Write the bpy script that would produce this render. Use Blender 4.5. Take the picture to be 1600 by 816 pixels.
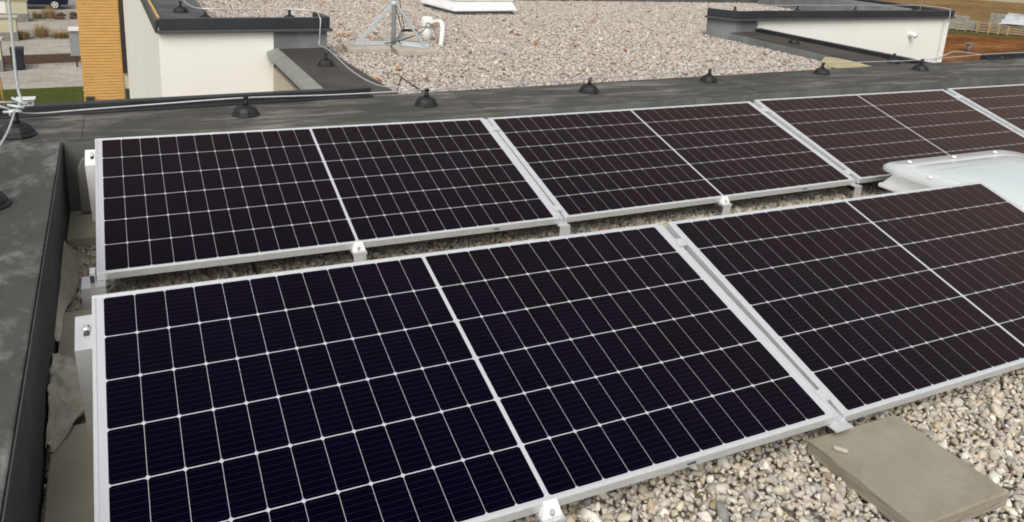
import bpy, bmesh, math, random
import numpy as np
from mathutils import Vector, Matrix

random.seed(7)
S = bpy.context.scene
for o in list(bpy.data.objects):
    bpy.data.objects.remove(o)
COL = S.collection
R = math.radians

# ------------------------------------------------------------------ camera
CAM = Vector((0.1394, -3.2599, 1.433))
YAW, PITCH, ROLL = 0.4701, 0.2655, 0.0599
fw = Vector((math.sin(YAW) * math.cos(PITCH), math.cos(YAW) * math.cos(PITCH), -math.sin(PITCH)))
r0 = Vector((math.cos(YAW), -math.sin(YAW), 0)); u0 = r0.cross(fw)
rt = math.cos(ROLL) * r0 + math.sin(ROLL) * u0
up = -math.sin(ROLL) * r0 + math.cos(ROLL) * u0
cd = bpy.data.cameras.new('camera')
cam = bpy.data.objects.new('camera', cd); COL.objects.link(cam)
M3 = Matrix((rt, up, -fw)).transposed()
cam.matrix_world = Matrix.Translation(CAM) @ M3.to_4x4()
cd.sensor_width = 36.0
cd.lens = 1237.73 / 1600 * 36
cd.shift_y = -192 / 1600
cd.clip_start = 0.05; cd.clip_end = 2000
S.camera = cam
S.cycles.filter_width = 1.8
S.render.resolution_x = 1024; S.render.resolution_y = 522

# ------------------------------------------------------------------ light: a bright overcast day
SUN_EL, SUN_AZ = 47, 214             # azimuth clockwise from +Y: behind the camera
w = bpy.data.worlds.new('World'); S.world = w; w.use_nodes = True
nt = w.node_tree; nt.nodes.clear()
sky = nt.nodes.new('ShaderNodeTexSky'); sky.sky_type = 'NISHITA'; sky.sun_disc = False
sky.sun_elevation = R(SUN_EL); sky.sun_rotation = R(SUN_AZ)
sky.air_density = 1.0; sky.dust_density = 4.0; sky.ozone_density = 0.6
hs = nt.nodes.new('ShaderNodeHueSaturation'); hs.inputs['Saturation'].default_value = 0.22
bg = nt.nodes.new('ShaderNodeBackground'); bg.inputs[1].default_value = 0.142
ow = nt.nodes.new('ShaderNodeOutputWorld')
nt.links.new(sky.outputs[0], hs.inputs['Color']); nt.links.new(hs.outputs[0], bg.inputs[0])
nt.links.new(bg.outputs[0], ow.inputs[0])
sd = bpy.data.lights.new('sun', 'SUN'); sd.energy = 1.5; sd.angle = R(38); sd.color = (1.0, 0.955, 0.89)
so = bpy.data.objects.new('sun', sd); COL.objects.link(so)
a, e = R(SUN_AZ), R(SUN_EL)
sdir = Vector((math.sin(a) * math.cos(e), math.cos(a) * math.cos(e), math.sin(e)))
so.rotation_euler = sdir.to_track_quat('Z', 'Y').to_euler()
S.view_settings.view_transform = 'Standard'
S.view_settings.look = 'None'
S.view_settings.gamma = 1.0
S.view_settings.exposure = 0.12
S.view_settings.use_curve_mapping = False

# ------------------------------------------------------------------ materials
def nodes(name):
    m = bpy.data.materials.new(name); m.use_nodes = True
    n = m.node_tree.nodes; l = m.node_tree.links
    return m, n, l, n['Principled BSDF']

def ramp(n, stops):
    r = n.new('ShaderNodeValToRGB')
    el = r.color_ramp.elements
    while len(el) < len(stops): el.new(0.5)
    for e_, (p, c) in zip(el, stops):
        e_.position = p; e_.color = tuple(c) + (1,)
    return r

def coords(n, l, scale=(1, 1, 1), kind='Object'):
    t = n.new('ShaderNodeTexCoord'); mp = n.new('ShaderNodeMapping')
    mp.inputs['Scale'].default_value = scale
    l.new(t.outputs[kind], mp.inputs['Vector'])
    return mp.outputs['Vector']

def noise(n, l, vec, scale, detail=6, rough=0.6, dist=0.0):
    t = n.new('ShaderNodeTexNoise'); t.inputs['Scale'].default_value = scale
    t.inputs['Detail'].default_value = detail; t.inputs['Roughness'].default_value = rough
    t.inputs['Distortion'].default_value = dist
    l.new(vec, t.inputs['Vector'])
    return t.outputs['Fac']

def bump(n, l, b, h, strength, dist=0.01):
    bp = n.new('ShaderNodeBump'); bp.inputs['Strength'].default_value = strength
    bp.inputs['Distance'].default_value = dist
    l.new(h, bp.inputs['Height']); l.new(bp.outputs['Normal'], b.inputs['Normal'])

def mix(n, l, fac, a_, b_, mode='MIX'):
    m = n.new('ShaderNodeMix'); m.data_type = 'RGBA'; m.blend_type = mode
    for sock, v in ((m.inputs['Factor'], fac), (m.inputs[6], a_), (m.inputs[7], b_)):
        if hasattr(v, 'is_linked') or hasattr(v, 'links'): l.new(v, sock)
        elif isinstance(v, (int, float)): sock.default_value = v
        else: sock.default_value = tuple(v) + (1,)
    return m.outputs[2]

def speckled(name, c0, c1, scale=8, rough=0.75, metal=0.0, bstr=0.15, bscale=60, stretch=(1, 1, 1), lo=0.3, hi=0.7, bdist=0.004):
    m, n, l, b = nodes(name)
    v = coords(n, l, stretch)
    f = noise(n, l, v, scale)
    r = ramp(n, [(lo, c0), (hi, c1)])
    l.new(f, r.inputs['Fac']); l.new(r.outputs['Color'], b.inputs['Base Color'])
    b.inputs['Roughness'].default_value = rough; b.inputs['Metallic'].default_value = metal
    if rough > 0.7: b.inputs['Specular IOR Level'].default_value = 0.15
    if bstr: bump(n, l, b, noise(n, l, v, bscale, 4), bstr, bdist)
    return m

def g(v, t=0.0): return (v * (1 + t), v, v * (1 - t))

MAT = {}
MAT['alu'] = speckled('anodised_aluminium', (0.60, 0.62, 0.62), (0.68, 0.70, 0.70), 30, 0.42, 0.35, 0.0)
MAT['alu_bright'] = speckled('bright_aluminium', (0.70, 0.71, 0.72), (0.82, 0.82, 0.83), 25, 0.3, 0.55, 0.05)
MAT['wire'] = speckled('round_wire_aluminium', (0.55, 0.55, 0.55), (0.7, 0.7, 0.7), 40, 0.4, 0.6, 0.0)
MAT['galv'] = speckled('galvanised_steel', (0.42, 0.46, 0.47), (0.56, 0.60, 0.60), 40, 0.5, 0.15, 0.05)
MAT['galv_sheet'] = speckled('zinc_sheet', (0.22, 0.225, 0.195), (0.31, 0.31, 0.27), 6, 0.5, 0.2, 0.05)
MAT['concrete'] = speckled('concrete_slab', (0.27, 0.24, 0.18), (0.355, 0.32, 0.25), 5, 0.92, 0, 0.5, 220, lo=0.25, hi=0.75, bdist=0.003)
def concrete_mat():
    m, n, l, b = nodes('concrete_slab')
    v = coords(n, l)
    r = ramp(n, [(0.3, (0.258, 0.233, 0.176)), (0.7, (0.318, 0.290, 0.228))]); l.new(noise(n, l, v, 6, 8, 0.7), r.inputs['Fac'])
    st = ramp(n, [(0.50, (0, 0, 0)), (0.72, (0.6, 0.6, 0.6))]); l.new(noise(n, l, v, 4.5, 5, 0.6, 0.6), st.inputs['Fac'])
    c = mix(n, l, st.outputs['Color'], r.outputs['Color'], (0.185, 0.163, 0.115))
    vo = n.new('ShaderNodeTexVoronoi'); vo.inputs['Scale'].default_value = 75; l.new(v, vo.inputs['Vector'])
    po = ramp(n, [(0.10, (0.75, 0.75, 0.75)), (0.22, (0, 0, 0))]); l.new(vo.outputs['Distance'], po.inputs['Fac'])
    pm = ramp(n, [(0.52, (0, 0, 0)), (0.6, (1, 1, 1))]); l.new(noise(n, l, v, 26, 3), pm.inputs['Fac'])
    k = mix(n, l, 1.0, po.outputs['Color'], pm.outputs['Color'], 'MULTIPLY')
    l.new(mix(n, l, k, c, (0.13, 0.115, 0.085)), b.inputs['Base Color'])
    b.inputs['Roughness'].default_value = 0.92; b.inputs['Specular IOR Level'].default_value = 0.15
    bump(n, l, b, noise(n, l, v, 160, 5), 0.5, 0.003)
    return m
MAT['concrete'] = concrete_mat()
MAT['concrete_shade_lift'] = speckled('shade_lifted_concrete_slab', (0.30, 0.275, 0.21), (0.39, 0.36, 0.285), 5, 0.92, 0, 0.4, 160, bdist=0.003)  # slab concrete with a lightened colour to offset the shade in the channel
MAT['concrete_pale'] = speckled('pale_concrete_slab', (0.36, 0.33, 0.27), (0.48, 0.44, 0.37), 9, 0.92, 0, 0.4, 120)
MAT['fleece'] = speckled('geotextile_fleece', (0.40, 0.37, 0.29), (0.56, 0.53, 0.44), 14, 0.97, 0, 0.6, 60, bdist=0.01)
MAT['fleece_tan'] = speckled('weathered_fleece', (0.34, 0.29, 0.17), (0.44, 0.38, 0.24), 14, 0.97, 0, 0.6, 60, bdist=0.01)
MAT['black_plastic'] = speckled('black_plastic', (0.007, 0.007, 0.008), (0.014, 0.014, 0.016), 20, 0.6, 0, 0.25, 50)
MAT['cap'] = speckled('anthracite_cap_metal', (0.020, 0.023, 0.027), (0.034, 0.037, 0.042), 3, 0.42, 0.0, 0.05, 6)
MAT['cap_lip'] = speckled('anthracite_cap_lip', (0.06, 0.062, 0.068), (0.08, 0.082, 0.088), 3, 0.4, 0.0, 0.0)
MAT['edge_black'] = speckled('black_edge_metal', (0.013, 0.013, 0.015), (0.03, 0.03, 0.032), 4, 0.5, 0, 0.1, 9)
MAT['white_render'] = speckled('white_render', (0.78, 0.77, 0.72), (0.83, 0.82, 0.77), 0.8, 0.9, 0, 0.25, 160, bdist=0.003)
MAT['beige_render'] = speckled('beige_render', (0.42, 0.37, 0.29), (0.50, 0.45, 0.36), 1.2, 0.92, 0, 0.25, 160)
MAT['white_pvc'] = speckled('white_pvc', (0.74, 0.74, 0.72), (0.82, 0.82, 0.80), 4, 0.35, 0, 0.03)
MAT['pipe_white'] = speckled('white_pipe_plastic', (0.72, 0.71, 0.66), (0.82, 0.81, 0.77), 8, 0.4, 0, 0.03)
MAT['cable'] = speckled('black_cable', (0.01, 0.01, 0.01), (0.03, 0.03, 0.03), 30, 0.6, 0, 0.0)
MAT['leaf'] = speckled('dry_leaf', (0.36, 0.10, 0.03), (0.50, 0.22, 0.07), 30, 0.8, 0, 0.2)
MAT['leaf_tan'] = speckled('faded_leaf', (0.38, 0.17, 0.07), (0.46, 0.26, 0.12), 30, 0.8, 0, 0.2)
MAT['bed_dark'] = speckled('gravel_underlay', (0.20, 0.18, 0.145), (0.34, 0.31, 0.255), 40, 0.95, 0, 0.3)
MAT['bed_pale'] = speckled('gravel_underlay_pale', (0.10, 0.085, 0.07), (0.18, 0.155, 0.13), 40, 0.95, 0, 0.3)

def membrane(name, base, pale, amount, stretch, rough=0.55):
    """bitumen roofing felt with chalky smears and dusty stains"""
    m, n, l, b = nodes(name)
    v = coords(n, l, (1, 1, 1)); vs = coords(n, l, stretch)
    fine = ramp(n, [(0.25, tuple(0.66 * c for c in base)), (0.75, tuple(1.38 * c for c in base))])
    l.new(noise(n, l, v, 3.0, 8, 0.65), fine.inputs['Fac'])
    sm = ramp(n, [(0.50, (0, 0, 0)), (0.64, (amount, amount, amount))])
    l.new(noise(n, l, vs, 3.0, 10, 0.72, 0.35), sm.inputs['Fac'])
    c = mix(n, l, sm.outputs['Color'], fine.outputs['Color'], pale)
    blot = ramp(n, [(0.46, (0, 0, 0)), (0.64, (0.55, 0.55, 0.55))])
    l.new(noise(n, l, v, 1.3, 4, 0.6, 0.4), blot.inputs['Fac'])
    c2 = mix(n, l, blot.outputs['Color'], c, tuple(0.62 * x for x in base))
    l.new(c2, b.inputs['Base Color'])
    b.inputs['Roughness'].default_value = rough + .15; b.inputs['Specular IOR Level'].default_value = 0.22
    bump(n, l, b, noise(n, l, v, 22, 5), 0.25, 0.006)
    return m
MAT['membrane'] = membrane('bitumen_membrane', (0.070, 0.066, 0.057), (0.22, 0.21, 0.185), 0.85, (0.55, 2.6, 1))
MAT['membrane_side'] = membrane('bitumen_membrane_left', (0.068, 0.067, 0.060), (0.23, 0.228, 0.205), 0.9, (1.6, 0.9, 1))
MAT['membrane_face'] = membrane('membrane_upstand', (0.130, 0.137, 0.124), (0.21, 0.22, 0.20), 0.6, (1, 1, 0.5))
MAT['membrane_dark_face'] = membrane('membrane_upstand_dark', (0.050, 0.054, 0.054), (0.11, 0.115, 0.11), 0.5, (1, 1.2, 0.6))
MAT['membrane_brown'] = membrane('brown_membrane', (0.066, 0.056, 0.047), (0.11, 0.10, 0.085), 0.4, (2.6, 0.6, 1))
MAT['membrane_grey'] = membrane('grey_membrane', (0.20, 0.215, 0.215), (0.28, 0.29, 0.28), 0.5, (1, 1, 1), 0.6)
MAT['membrane_dusk'] = membrane('charcoal_membrane', (0.085, 0.083, 0.080), (0.14, 0.14, 0.135), 0.4, (1, 1, 1))

def cell_mat():
    m, n, l, b = nodes('silicon_cell')
    t = n.new('ShaderNodeTexCoord'); sx = n.new('ShaderNodeSeparateXYZ')
    l.new(t.outputs['Object'], sx.inputs[0])
    def math_(op, a_, b_=None):
        q = n.new('ShaderNodeMath'); q.operation = op
        for s_, v_ in zip(q.inputs, (a_, b_)):
            if v_ is None: continue
            if isinstance(v_, (int, float)): s_.default_value = v_
            else: l.new(v_, s_)
        return q.outputs[0]
    pitch = (1.038 - 0.031) / 6
    y = math_('MULTIPLY', math_('SUBTRACT', sx.outputs['Y'], 0.0155), 9 / pitch)
    d = math_('ABSOLUTE', math_('SUBTRACT', math_('FRACT', y), 0.5))
    line = math_('LESS_THAN', d, 0.03)
    f = noise(n, l, coords(n, l, (1, 1, 1)), 4.0, 3)
    r = ramp(n, [(0.3, (0.0005, 0.0005, 0.0046)), (0.7, (0.0010, 0.0008, 0.0070))])
    l.new(f, r.inputs['Fac'])
    c = mix(n, l, line, r.outputs['Color'], (0.013, 0.013, 0.019))
    df = n.new('ShaderNodeBsdfDiffuse'); l.new(c, df.inputs['Color'])
    gl = n.new('ShaderNodeBsdfGlossy'); gl.inputs['Color'].default_value = (1.0, 0.66, 0.48, 1)
    v = coords(n, l)
    rr = ramp(n, [(0.3, (0.16, 0.16, 0.16)), (0.7, (0.27, 0.27, 0.27))]); l.new(noise(n, l, v, 1.7, 6, 0.65), rr.inputs['Fac'])
    l.new(rr.outputs['Color'], gl.inputs['Roughness'])
    lw_ = n.new('ShaderNodeLayerWeight'); lw_.inputs['Blend'].default_value = 0.5     # Fresnel law of anti-reflective glass
    fr = math_('ADD', math_('MULTIPLY', math_('POWER', lw_.outputs['Facing'], 3.2), 0.68), 0.0004)
    mx = n.new('ShaderNodeMixShader'); l.new(fr, mx.inputs[0]); l.new(df.outputs[0], mx.inputs[1]); l.new(gl.outputs[0], mx.inputs[2])
    l.new(mx.outputs[0], n['Material Output'].inputs['Surface'])
    return m
MAT['cell'] = cell_mat()
m_, n_, l_, b_ = nodes('white_backsheet')
b_.inputs['Base Color'].default_value = (0.49, 0.50, 0.53, 1); b_.inputs['Roughness'].default_value = 0.3
MAT['backsheet'] = m_

def attr_stone(name):
    m, n, l, b = nodes(name)
    at = n.new('ShaderNodeAttribute'); at.attribute_name = 'Col'
    f = noise(n, l, coords(n, l), 70, 5)
    r = ramp(n, [(0.25, (0.72, 0.72, 0.72)), (0.75, (1.15, 1.15, 1.15))]); l.new(f, r.inputs['Fac'])
    l.new(mix(n, l, 1.0, at.outputs['Color'], r.outputs['Color'], 'MULTIPLY'), b.inputs['Base Color'])
    b.inputs['Roughness'].default_value = 0.72; b.inputs['Specular IOR Level'].default_value = 0.25
    bump(n, l, b, f, 0.3, 0.003)
    return m
MAT['stone'] = attr_stone('washed_gravel')

def timber_mat():
    m, n, l, b = nodes('larch_boards')
    v = coords(n, l, (1.2, 1.2, 22)); 
    r = ramp(n, [(0.22, (0.36, 0.18, 0.048)), (0.5, (0.53, 0.30, 0.090)), (0.8, (0.64, 0.40, 0.145))])
    l.new(noise(n, l, v, 2.6, 6, 0.6), r.inputs['Fac'])
    vk = coords(n, l, (1, 1, 2.2))
    kn = n.new('ShaderNodeTexVoronoi'); kn.inputs['Scale'].default_value = 4.2; l.new(vk, kn.inputs['Vector'])
    kr = ramp(n, [(0.0, (1, 1, 1)), (0.12, (0, 0, 0))]); l.new(kn.outputs['Distance'], kr.inputs['Fac'])
    l.new(mix(n, l, kr.outputs['Color'], r.outputs['Color'], (0.20, 0.085, 0.02)), b.inputs['Base Color'])
    b.inputs['Roughness'].default_value = 0.75
    return m
MAT['timber'] = timber_mat()
MAT['timber_raw'] = speckled('raw_timber', (0.45, 0.28, 0.10), (0.58, 0.38, 0.16), 6, 0.8, 0, 0.2, 40, (6, 1, 6))
MAT['timber_grey'] = speckled('grey_pallet_wood', (0.20, 0.15, 0.09), (0.36, 0.29, 0.19), 5, 0.85, 0, 0.2, 30)
MAT['brown_slat'] = speckled('dark_brown_slat', (0.022, 0.014, 0.014), (0.045, 0.030, 0.030), 8, 0.5, 0, 0.0)
MAT['lamp_black'] = speckled('lamp_housing', (0.015, 0.015, 0.015), (0.03, 0.03, 0.03), 9, 0.5, 0, 0)
MAT['navy_paint'] = speckled('navy_car_paint', (0.006, 0.008, 0.025), (0.010, 0.012, 0.035), 3, 0.25, 0.1, 0)
MAT['navy_plastic'] = speckled('navy_bin_plastic', (0.006, 0.007, 0.018), (0.014, 0.015, 0.03), 6, 0.5, 0, 0.1)
MAT['rubber'] = speckled('tyre_rubber', (0.01, 0.01, 0.01), (0.02, 0.02, 0.02), 20, 0.8, 0, 0.1)
MAT['glass_dark'] = speckled('tinted_glass', (0.01, 0.012, 0.015), (0.02, 0.022, 0.025), 3, 0.08, 0, 0)
MAT['cream'] = speckled('cream_render', (0.42, 0.40, 0.27), (0.48, 0.46, 0.32), 3, 0.9, 0, 0.1)
MAT['plinth'] = speckled('grey_plinth', (0.17, 0.165, 0.145), (0.23, 0.22, 0.20), 3, 0.9, 0, 0.1)
MAT['white_door'] = speckled('white_door_panel', (0.66, 0.66, 0.62), (0.74, 0.74, 0.70), 3, 0.6, 0, 0)
MAT['board_grey'] = speckled('grey_board', (0.19, 0.20, 0.19), (0.26, 0.27, 0.26), 3, 0.6, 0, 0)
MAT['paver_stack'] = speckled('paver_stack', (0.20, 0.19, 0.15), (0.33, 0.31, 0.26), 3, 0.9, 0, 0.3, 10)
MAT['tarp'] = speckled('grey_tarpaulin', (0.30, 0.31, 0.34), (0.46, 0.47, 0.50), 1.5, 0.45, 0, 0.5, 3, bdist=0.1)

def ground_mat(name, stops, scale, s2=None, bscale=30, stretch=(1, 1, 1), bdist=0.05):
    m, n, l, b = nodes(name)
    v = coords(n, l, stretch)
    r = ramp(n, stops); l.new(noise(n, l, v, scale, 10, 0.72, 0.3), r.inputs['Fac'])
    fi = ramp(n, [(0.35, (0.66, 0.66, 0.64)), (0.65, (1.25, 1.22, 1.2))]); l.new(noise(n, l, coords(n, l), scale * 7, 6, 0.7), fi.inputs['Fac'])
    l.new(mix(n, l, 1.0, r.outputs['Color'], fi.outputs['Color'], 'MULTIPLY'), b.inputs['Base Color']); b.inputs['Roughness'].default_value = 0.95; b.inputs['Specular IOR Level'].default_value = 0.05
    bump(n, l, b, noise(n, l, v, bscale, 6), 0.5, bdist)
    return m
MAT['field'] = ground_mat('dry_field', [(0.28, (0.12, 0.075, 0.03)), (0.5, (0.205, 0.130, 0.055)), (0.72, (0.28, 0.19, 0.09))], 0.22, bscale=1.2, stretch=(0.5, 1, 1))
MAT['soil_red'] = ground_mat('red_bare_soil', [(0.28, (0.055, 0.032, 0.014)), (0.46, (0.15, 0.062, 0.020)), (0.58, (0.235, 0.100, 0.035)), (0.70, (0.26, 0.16, 0.08)), (0.8, (0.12, 0.085, 0.03))], 0.33, bscale=1.5, stretch=(0.6, 1, 1))
MAT['pale_field'] = ground_mat('pale_stubble', [(0.3, (0.33, 0.29, 0.18)), (0.7, (0.42, 0.38, 0.26))], 0.2, bscale=1)
MAT['verge'] = ground_mat('weedy_verge', [(0.3, (0.05, 0.040, 0.015)), (0.55, (0.115, 0.092, 0.036)), (0.75, (0.17, 0.12, 0.055))], 1.1, bscale=4)
MAT['lawn'] = ground_mat('lawn_grass', [(0.3, (0.052, 0.062, 0.014)), (0.7, (0.088, 0.100, 0.026))], 3.0, bscale=25)
MAT['soil'] = ground_mat('brown_mulch', [(0.3, (0.05, 0.032, 0.022)), (0.7, (0.115, 0.078, 0.055))], 6, bscale=20)
MAT['pebble_bed'] = ground_mat('stony_bed', [(0.3, (0.19, 0.165, 0.14)), (0.55, (0.34, 0.31, 0.27)), (0.75, (0.46, 0.42, 0.38))], 2.2, bscale=18)
MAT['road'] = ground_mat('grey_road', [(0.3, (0.23, 0.215, 0.19)), (0.7, (0.30, 0.28, 0.25))], 1.0, bscale=20)

def paving_mat():
    m, n, l, b = nodes('block_paving')
    t = n.new('ShaderNodeTexCoord')
    br = n.new('ShaderNodeTexBrick'); br.inputs['Scale'].default_value = 1.0
    br.inputs['Brick Width'].default_value = 0.6; br.inputs['Row Height'].default_value = 0.3
    br.inputs['Mortar Size'].default_value = 0.012
    br.inputs['Color1'].default_value = (0.33, 0.305, 0.265, 1); br.inputs['Color2'].default_value = (0.40, 0.375, 0.33, 1)
    br.inputs['Mortar'].default_value = (0.26, 0.235, 0.20, 1)
    l.new(t.outputs['Object'], br.inputs['Vector'])
    r = ramp(n, [(0.3, (0.82, 0.82, 0.82)), (0.7, (1.1, 1.1, 1.1))]); l.new(noise(n, l, coords(n, l), 0.9, 6), r.inputs['Fac'])
    l.new(mix(n, l, 1.0, br.outputs['Color'], r.outputs['Color'], 'MULTIPLY'), b.inputs['Base Color'])
    b.inputs['Roughness'].default_value = 0.9; b.inputs['Specular IOR Level'].default_value = 0.1
    return m
MAT['paving'] = paving_mat()

def thin_acrylic(name, body):
    """thin clear sheet: mostly see-through, mirror-like at grazing angles, slightly milky"""
    m, n, l, b = nodes(name)
    tr = n.new('ShaderNodeBsdfTransparent'); tr.inputs[0].default_value = (.95, .97, .97, 1)
    b.inputs['Base Color'].default_value = (.75, .78, .78, 1); b.inputs['Roughness'].default_value = .12
    fr = n.new('ShaderNodeFresnel'); fr.inputs[0].default_value = 1.18
    ad = n.new('ShaderNodeMath'); ad.inputs[1].default_value = body; l.new(fr.outputs[0], ad.inputs[0])
    mx = n.new('ShaderNodeMixShader'); l.new(ad.outputs[0], mx.inputs[0]); l.new(tr.outputs[0], mx.inputs[1]); l.new(b.outputs[0], mx.inputs[2])
    l.new(mx.outputs[0], n['Material Output'].inputs['Surface'])
    return m
MAT['clear'] = thin_acrylic('clear_acrylic', .14)
MAT['milky'] = thin_acrylic('milky_acrylic_rim', .62)
MAT['pane'] = speckled('milky_glazing', (0.68, 0.74, 0.75), (0.80, 0.84, 0.84), 1.6, 0.06, 0, 0)

# ------------------------------------------------------------------ mesh helpers
class MB:
    def __init__(s): s.bm = bmesh.new(); s.mi = 0
    def face(s, pts):
        f = s.bm.faces.new([s.bm.verts.new(p) for p in pts]); f.material_index = s.mi; return f
    def prism(s, poly, z0, z1, top=None):
        """plan polygon (counter-clockwise) between two heights; z1 may be per-vertex; top: other plan outline on top"""
        n = len(poly); tp = top or poly
        zt = z1 if isinstance(z1, (list, tuple)) else [z1] * n
        a_ = [s.bm.verts.new((p[0], p[1], z0)) for p in poly]
        b_ = [s.bm.verts.new((p[0], p[1], z)) for p, z in zip(tp, zt)]
        fs = [s.bm.faces.new(b_), s.bm.faces.new(a_[::-1])]
        for i in range(n):
            fs.append(s.bm.faces.new((a_[i], a_[(i + 1) % n], b_[(i + 1) % n], b_[i])))
        for f in fs: f.material_index = s.mi
        return s
    def box(s, x0, x1, y0, y1, z0, z1):
        return s.prism([(x0, y0), (x1, y0), (x1, y1), (x0, y1)], z0, z1)
    def strip(s, p, q, width, z0, z1):
        """a straight bar in plan from p to q, 'width' to the left of the direction"""
        d = Vector((q[0] - p[0], q[1] - p[1])).normalized(); nn = Vector((-d.y, d.x)) * width
        return s.prism([p, q, (q[0] + nn.x, q[1] + nn.y), (p[0] + nn.x, p[1] + nn.y)] if width > 0 else
                       [q, p, (p[0] + nn.x, p[1] + nn.y), (q[0] + nn.x, q[1] + nn.y)], z0, z1)
    def tube(s, pts, rad, seg=8, cap=True):
        pts = [Vector(p) for p in pts]; rings = []
        rads = rad if isinstance(rad, (list, tuple)) else [rad] * len(pts)
        prev = None
        for i, p in enumerate(pts):
            d = (pts[min(i + 1, len(pts) - 1)] - pts[max(i - 1, 0)]).normalized()
            if prev is None:
                x = d.orthogonal().normalized()
            else:
                x = (prev - d * prev.dot(d)).normalized()
            prev = x; y = d.cross(x)
            rings.append([s.bm.verts.new(p + (x * math.cos(2 * math.pi * k / seg) + y * math.sin(2 * math.pi * k / seg)) * rads[i]) for k in range(seg)])
        for a_, b_ in zip(rings, rings[1:]):
            for k in range(seg):
                f = s.bm.faces.new((a_[k], a_[(k + 1) % seg], b_[(k + 1) % seg], b_[k])); f.smooth = True; f.material_index = s.mi
        if cap:
            for rr in (rings[0][::-1], rings[-1]):
                f = s.bm.faces.new(rr); f.material_index = s.mi
        return s
    def lathe(s, prof, seg=16, c=(0, 0, 0), smooth=True):
        rings = []
        for r_, z in prof:
            rings.append([s.bm.verts.new((c[0] + r_ * math.cos(2 * math.pi * k / seg), c[1] + r_ * math.sin(2 * math.pi * k / seg), c[2] + z)) for k in range(seg)])
        for a_, b_ in zip(rings, rings[1:]):
            for k in range(seg):
                f = s.bm.faces.new((a_[k], a_[(k + 1) % seg], b_[(k + 1) % seg], b_[k])); f.smooth = smooth; f.material_index = s.mi
        f = s.bm.faces.new(rings[0][::-1]); f.material_index = s.mi
        f = s.bm.faces.new(rings[-1]); f.material_index = s.mi
        return s
    def build(s, name, mats, parent=None, bevel=0, loc=(0, 0, 0), rotz=0, seg=2):
        if bevel:
            bmesh.ops.bevel(s.bm, geom=list(s.bm.edges), offset=bevel, segments=seg, profile=0.5, affect='EDGES', clamp_overlap=True)
        bmesh.ops.recalc_face_normals(s.bm, faces=s.bm.faces)
        me = bpy.data.meshes.new(name); s.bm.to_mesh(me); s.bm.free()
        for m in (mats if isinstance(mats, list) else [mats]): me.materials.append(MAT[m])
        o = bpy.data.objects.new(name, me); COL.objects.link(o)
        o.location = loc; o.rotation_euler = (0, 0, rotz)
        if parent: o.parent = parent
        return o

def tag(o, label=None, cat=None, group=None, kind=None):
    for k, v in (('label', label), ('category', cat), ('group', group), ('kind', kind)):
        if v: o[k] = v
    return o

def thing(name, label, cat, loc=(0, 0, 0), rotz=0, group=None):
    o = bpy.data.objects.new(name, None); COL.objects.link(o)
    o.location = loc; o.rotation_euler = (0, 0, rotz); o.empty_display_size = 0.1
    return tag(o, label, cat, group)

def copy_tree(o, parent=None):
    c = o.copy(); COL.objects.link(c); c.parent = parent
    for ch in list(o.children): copy_tree(ch, c)
    return c

def smooth_path(pts, n=6):
    """Catmull-Rom through the points"""
    P = [Vector(p) for p in pts]; P = [2 * P[0] - P[1]] + P + [2 * P[-1] - P[-2]]
    out = []
    for i in range(1, len(P) - 2):
        for k in range(n):
            t = k / n; a_, b_, c_, d_ = P[i - 1:i + 3]
            out.append(0.5 * ((2 * b_) + (c_ - a_) * t + (2 * a_ - 5 * b_ + 4 * c_ - d_) * t * t + (3 * b_ - a_ - 3 * c_ + d_) * t ** 3))
    return out + [P[-2]]

# ------------------------------------------------------------------ levels and lines of the place (metres)
G1 = -0.14          # gravel of our roof
G2 = 0.09           # gravel of the neighbouring roof
ZP = 0.27           # top of our parapet
GROUND = -5.5
yin = lambda x: 1.045 + 0.047 * x
yout = lambda x: 1.651 + 0.066 * x
X0, X1 = -0.78, 13.0

# ------------------------------------------------------------------ ground around the houses
def sheet(name, poly, z, m, label_kind='structure'):
    b = MB(); b.face([(x, y, z) for x, y in poly]); return tag(b.build(name, m), kind=label_kind)
sheet('field', [(-600, -200), (900, -200), (900, 900), (-600, 900)], GROUND, 'field')
sheet('bare_soil', [(16, 8), (110, 24), (110, 33), (84, 42), (66, 43.2), (50, 50), (16, 60)], GROUND + 0.006, 'soil_red')
sheet('grass_verge', [(60.3, 43.6), (66, 43.8), (74.5, 37.0), (69.5, 35.7), (62.0, 40.3)], GROUND + 0.012, 'verge')
sheet('far_field', [(100, 85), (118, 66), (400, 20), (420, 210)], GROUND + 0.006, 'pale_field')
sheet('road', [(-60, 53.6), (16, 55.6), (16, 90), (-60, 88)], GROUND + 0.008, 'road')
sheet('paving', [(-30, 28.7), (-0.2, 30.1), (4, 30.2), (4, 56), (-30, 54.5)], GROUND + 0.012, 'paving')
sheet('lawn', [(-30, 2.0), (0.3, 2.0), (0.3, 30.2), (-0.2, 30.2), (-30, 28.8)], GROUND + 0.020, 'lawn')
sheet('soil_bed', [(-12, 33.5), (-1.2, 35.1), (-1.2, 37.75), (-12, 36.2)], GROUND + 0.020, 'soil')
sheet('planting_bed', [(-12, 41.4), (-1.0, 42.0), (-1.0, 45.4), (-12, 45.3)], GROUND + 0.020, 'pebble_bed')
b = MB(); b.face([(-12, 48.6, GROUND + 0.02), (-1.0, 49.1, GROUND + 0.02), (-1.0, 53.3, GROUND + 0.02), (-12, 53.0, GROUND + 0.02)])
tag(b.build('planting_bed', 'pebble_bed'), kind='structure')
b = MB(); b.strip((-12, 33.36), (-1.2, 34.96), 0.12, GROUND, GROUND + 0.07); tag(b.build('kerb', 'paving'), kind='structure')

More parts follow.
